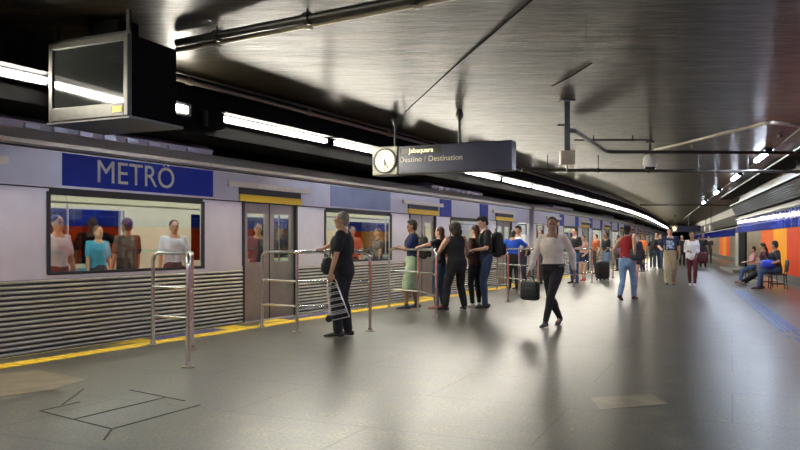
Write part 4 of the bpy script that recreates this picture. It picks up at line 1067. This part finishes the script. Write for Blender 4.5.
# 12 man in black with jeans and suitcase
H = 1.70; p0 = G(606, 277); yaw = 205
f = person('man in a black shirt and light jeans standing behind the black suitcase', p0, yaw, H, 'brown', top=('tee', (.015,.015,.018)), bottom=('jeans', (.16,.26,.42)), hands=((.16,.06,1.0),(.18,-.22,1.0)), vox=.017)
sc_ = G(602.5, 280.5); sc = thing('suitcase', 'black upright wheeled suitcase beside the railing', 'suitcase', sc_, .4)
bm = BM(); superbox(bm, (0,0,.36), (.46,.26,.62), e=7, n=28); obj('suitcase_shell', bm, mat('suitcase_black', (.015,.015,.016), .5), sc)
bm = BM(); tube(bm, rounded([V((-.1,.1,.65)), V((-.1,.1,.86)), V((.1,.1,.86)), V((.1,.1,.65))], .03), .01, 8); obj('pull_handle', bm, M_STEEL, sc)
for x_ in (-.17, .17):
    for y_ in (-.09, .09):
        bm = BM(); lathe(bm, (x_, y_, .03), [(.03,-.012),(.03,.012)], 14, (0,1,0)); obj('wheel', bm, M_RUB, sc)
# 13 woman in red tank walking away
H = 1.75; p0 = G(627, 300); yaw = 52
f = person('woman in a red tank top and light blue jeans walking away mid-stride', p0, yaw, H, 'tan', True, top=('vest', (.30,.012,.015)), bottom=('jeans', (.20,.33,.52)), shoes=(.05,.03,.03), hair='bun', haircol=(.02,.012,.01),
    feet=((-.25,.07,.03,0,22),(.25,-.07,0,0)), hands=((.26,.26,1.06),(-.05,-.22,.95)), elbow=(V((-.6,.8,-.6)), V((-1,-.3,0))), build=1.08, lean=.04)
tote('dark shoulder bag on the hip of the woman in the red tank top', f.M @ V((-.06,-.26,1.24)), (.14,.34,.28), (.02,.025,.04), f.yaw, strap=.05)
# 14 woman in dark shorts
H = 1.62; p0 = G(635, 288); yaw = 245
f = person('woman in a dark top and shorts walking just behind the woman in red', p0, yaw, H, 'light', True, top=('tee', (.03,.03,.06)), bottom=('minishorts', (.03,.04,.06)), shoes=(.05,.04,.04), hair='short', haircol=(.05,.04,.05), feet=((.16,.05,0,0),(-.14,-.05,0,0)), vox=.016)
# 15 person in orange
person('person in a bright orange top and cap-like blond hair near the far railing', G(643, 272), 200, 1.68, 'tan', top=('tee', (.75,.16,.02)), bottom=('jeans', (.03,.03,.05)), haircol=(.28,.15,.02), vox=.02)
# couple
pc = G(653, 269)
person('woman in black hugging a taller man by the far railing', pc, 60, 1.62, 'tan', True, top=('tee', (.015,.015,.018)), bottom=('slim', (.03,.05,.07)), hair='long', haircol=(.03,.02,.012), hands=((.28,.12,1.35),(.28,-.12,1.35)), vox=.02, shoes=(.4,.36,.3))
person('taller man in black embracing the woman by the far railing', pc + V((.30,.36,0)), 240, 1.78, 'tan', top=('tee', (.02,.02,.02)), bottom=('jeans', (.02,.035,.05)), hands=((.24,.10,1.15),(.24,-.10,1.15)), vox=.02, haircol=(.06,.04,.02))
# 16 man navy printed tee
pm, pnt, pb = nodes('faded_print'); nn = noise_n(pnt, mapping(pnt), 18, 3); rr_ = ramp(pnt, [(.4, (.03,.05,.12)), (.55, (.42,.52,.7)), (.7, (.6,.68,.8))]); link(pnt, nn.outputs['Fac'], rr_.inputs['Fac']); link(pnt, rr_.outputs['Color'], pb.inputs['Base Color']); pb.inputs['Roughness'].default_value = .8
H = 1.80; p0 = G(670, 285); yaw = 252
f = person('man in a printed navy t-shirt and khaki trousers walking towards the camera', p0, yaw, H, 'light', top=('tee', (.02,.028,.075), pm), bottom=('loose', (.42,.34,.22)), feet=((-.12,.09,.02,5,14),(.16,-.09,0,-4)), hands=((-.02,.27,.90),(.2,-.26,1.10)), vox=.015, haircol=(.05,.03,.02), hair='quiff', build=1.06)
# 17 woman white blouse
H = 1.66; p0 = G(692, 286); yaw = 255
f = person('woman in a white blouse and maroon trousers walking with a maroon bag', p0, yaw, H, 'brown', True, top=('blouse', (.68,.68,.72)), bottom=('slim', (.10,.015,.025)), shoes=(.6,.6,.6), hair='short', haircol=(.02,.013,.012), feet=((.14,.07,0,0),(-.06,-.06,0,0)), hands=((.20,.10,1.0),(.20,-.10,1.1)), vox=.015, build=1.05)
tote('maroon handbag on the arm of the woman in the white blouse', f.M @ V((.04,.27,1.12)), (.15,.34,.36), (.07,.012,.02), f.yaw, strap=.08)
# far figures
far = [(596, 274, 200, 'person in an orange-brown top behind the man with the suitcase', (.45,.10,.03), (.03,.03,.04), 1.66),
       (541, 284, 210, 'pale-faced person half hidden behind the man in the cream shirt', (.45,.42,.36), (.03,.03,.04), 1.72),
       (618, 271, 190, 'person in purple beyond the far railing', (.16,.06,.24), (.03,.03,.05), 1.66),
       (661, 268, 215, 'dark-clothed person beyond the embracing couple', (.03,.03,.05), (.04,.06,.10), 1.74),
       (682, 266, 250, 'dark-clothed person between the man in navy and the woman in white', (.03,.025,.025), (.02,.02,.03), 1.72),
       (703, 268, 255, 'person in black walking right of the woman in white', (.02,.02,.025), (.02,.02,.03), 1.74),
       (709, 264, 245, 'distant person in dark clothes nearest the far wall', (.05,.03,.02), (.03,.03,.03), 1.70),
       (676, 260, 260, 'tiny distant person in brown beyond the walking man', (.08,.04,.02), (.03,.03,.03), 1.70),
       (699, 259, 260, 'tiny distant person in grey beyond the woman in white', (.09,.09,.10), (.03,.03,.03), 1.74),
       (630, 267, 205, 'person in dark blue beyond the woman in the red top', (.03,.04,.10), (.04,.04,.05), 1.72)]
for i, (px, py, yw, lab, c1, c2, H) in enumerate(far):
    p = G(px, py); 
    person(lab, p, yw, H, ('tan','light','brown')[i % 3], i % 2 == 1, vox=.024, top=('tee', c1), bottom=('jeans', c2), coarse=True, feet=((.08,.1,0,0),(-.08,-.1,0,0)))
# seated pair
ps = G(773, 289.5); ps = V((10.62, 21.0, 0)); yaw = 167
seatm = mat('chair_seat_dark', (.03,.03,.035), .5)
def chair(p, yaw, label):
    r = thing('waiting_chair', label, 'chair', p, math.radians(yaw), 'chairs against the right wall')
    bm = BM(); superbox(bm, (0,0,.42), (.44,.46,.05), e=5); obj('seat', bm, seatm, r)
    bm = BM(); superbox(bm, (-.24,0,.66), (.05,.44,.34), Matrix.Rotation(-.1, 3, 'Y'), e=5); obj('backrest', bm, seatm, r)
    for x_ in (-.2, .18):
        for y_ in (-.2, .2):
            bm = BM(); tube(bm, [V((x_,y_,.40)), V((x_*1.1,y_*1.05,.0))], .013, 8)
            if x_ < 0: tube(bm, [V((x_,y_,.40)), V((-.235,y_*.9,.62))], .013, 8)
            obj('leg', bm, M_PIPE, r)
    bm = BM(); tube(bm, [V((-.21,-.205,.15)), V((.19,-.205,.15))], .010, 8); tube(bm, [V((-.21,.205,.15)), V((.19,.205,.15))], .010, 8); tube(bm, [V((-.21,-.205,.15)), V((-.21,.205,.15))], .01, 8); obj('stretcher', bm, M_PIPE, r)
pw = ps + V((.28, 1.15, 0)); yw = 136
chair(ps, yaw - 5, 'dark metal-legged chair under the seated man in black by the wall')
chair(pw, yw, 'dark chair under the seated dark-haired woman')
f = person('man in a black t-shirt and jeans sitting turned to the woman beside him', ps, yaw, 1.76, 'tan', seat=.445, lean=.10, feet=((.50,.08,0,0),(.38,-.12,0,0)), hands=((.25,.20,.72),(.30,-.1,.95)), elbow=(V((-.5,.8,-.6)),V((-.5,-.8,-.8))),
    top=('tee', (.015,.015,.017)), bottom=('jeans', (.04,.09,.19)), shoes=(.02,.02,.02), haircol=(.02,.014,.012), head=(-35,10), vox=.015, build=1.1)
tote('bright blue bag on the lap of the seated man', f.M @ V((.26, .06, .86)), (.34,.40,.24), (.02,.06,.62), f.yaw, strap=.03)
f = person('dark-haired woman sitting with her legs stretched out by the wall', pw, yw, 1.64, 'tan', True, seat=.445, lean=.18, feet=((.86,.12,0,0,-20),(.72,-.02,0,0,-15)), hands=((.32,.12,.75),(.30,-.14,.95)),
    top=('tee', (.06,.02,.05)), bottom=('slim', (.02,.02,.03)), shoes=(.36,.26,.24), hair='long', haircol=(.02,.012,.01), head=(35,22), vox=.015)
f = person('child in a pink and white top sitting beyond the dark-haired woman', pw + V((.42, 1.75, 0)), yaw, 1.42, 'light', True, seat=.445, feet=((.5,.08,.0,0),(.46,-.08,.0,0)), hands=((.3,.1,.85),(.3,-.1,.85)),
    top=('tee', (.75,.42,.46)), bottom=('jeans', (.05,.12,.26)), hair='short', haircol=(.05,.02,.015), vox=.017)
chair(pw + V((.42,1.75,0)), yaw, 'dark chair under the seated child')
# passengers in the train
def inside(px, n, col, hc, fem, lab, yw, H=1.7, c2=(.03,.03,.05)):
    s_ = s_at_px(px, NF+n); p = P(s_, NF+n, 0)
    person(lab, p, yw, H, 'tan', fem, vox=.02, top=('tee', col), bottom=('jeans', c2), haircol=hc, hair='long' if fem else 'short', z0=.001, coarse=False)
inside(57, -.6, (.62,.64,.68), (.02,.015,.012), True, 'long-haired passenger in white at the left end of the first train window', 330)
inside(127, -.75, (.10,.06,.04), (.12,.04,.02), False, 'passenger in brown near the middle of the first train window', 150)
inside(174, -.9, (.60,.68,.80), (.03,.015,.012), False, 'passenger in pale blue near the right end of the first train window', 300)
inside(98, -1.9, (.05,.30,.45), (.03,.02,.012), False, 'passenger in teal on the far side inside the train', 330, 1.6)
inside(258, -.8, (.05,.05,.08), (.02,.015,.012), False, 'dark-clothed passenger behind the first train door', 290)
inside(352, -.8, (.55,.12,.08), (.02,.015,.012), False, 'passenger in red inside the train behind the grey-haired man', 290)
inside(378, -1.3, (.12,.08,.05), (.10,.05,.02), True, 'passenger in brown inside the second train window', 200)

# ------------------------------------------------------------------ speakers hanging far away
for px, py, d_, lab in ((711, 228, 52, 'small white loudspeaker hanging far down the platform'), (706, 229, 60, 'smaller white loudspeaker hanging behind the first one')):
    p = AT(px, py, d_); r = thing('hanging_speaker', lab, 'loudspeaker', p)
    bm = BM(); superbox(bm, (0,0,0), (.25,.25,.45), e=5); obj('speaker_case', bm, mat('speaker_white', (.6,.6,.58), .5), r)
    bm = BM(); tube(bm, [V((0,0,.2)), V((0,0,CZ-p.z+.01))], .02, 8); obj('hanging_rod', bm, M_PIPE, r)

# ------------------------------------------------------------------ world, camera, look
sc = bpy.context.scene
w = bpy.data.worlds.new('World'); sc.world = w; w.use_nodes = True
w.node_tree.nodes['Background'].inputs['Color'].default_value = (.02,.022,.03,1); w.node_tree.nodes['Background'].inputs['Strength'].default_value = .3
cam = bpy.data.cameras.new('camera'); co = bpy.data.objects.new('camera', cam); C.objects.link(co)
co.location = (0, 0, H0); co.rotation_euler = (PI/2, 0, 0)
cam.sensor_width = 36; cam.lens = F/800*36; cam.shift_y = (HY-225)/800; cam.clip_end = 400; cam.clip_start = .05
sc.camera = co
sc.view_settings.view_transform = 'Standard'; sc.view_settings.look = 'None'; sc.view_settings.gamma = 1; sc.view_settings.use_curve_mapping = False
sc.view_settings.exposure = 0.95
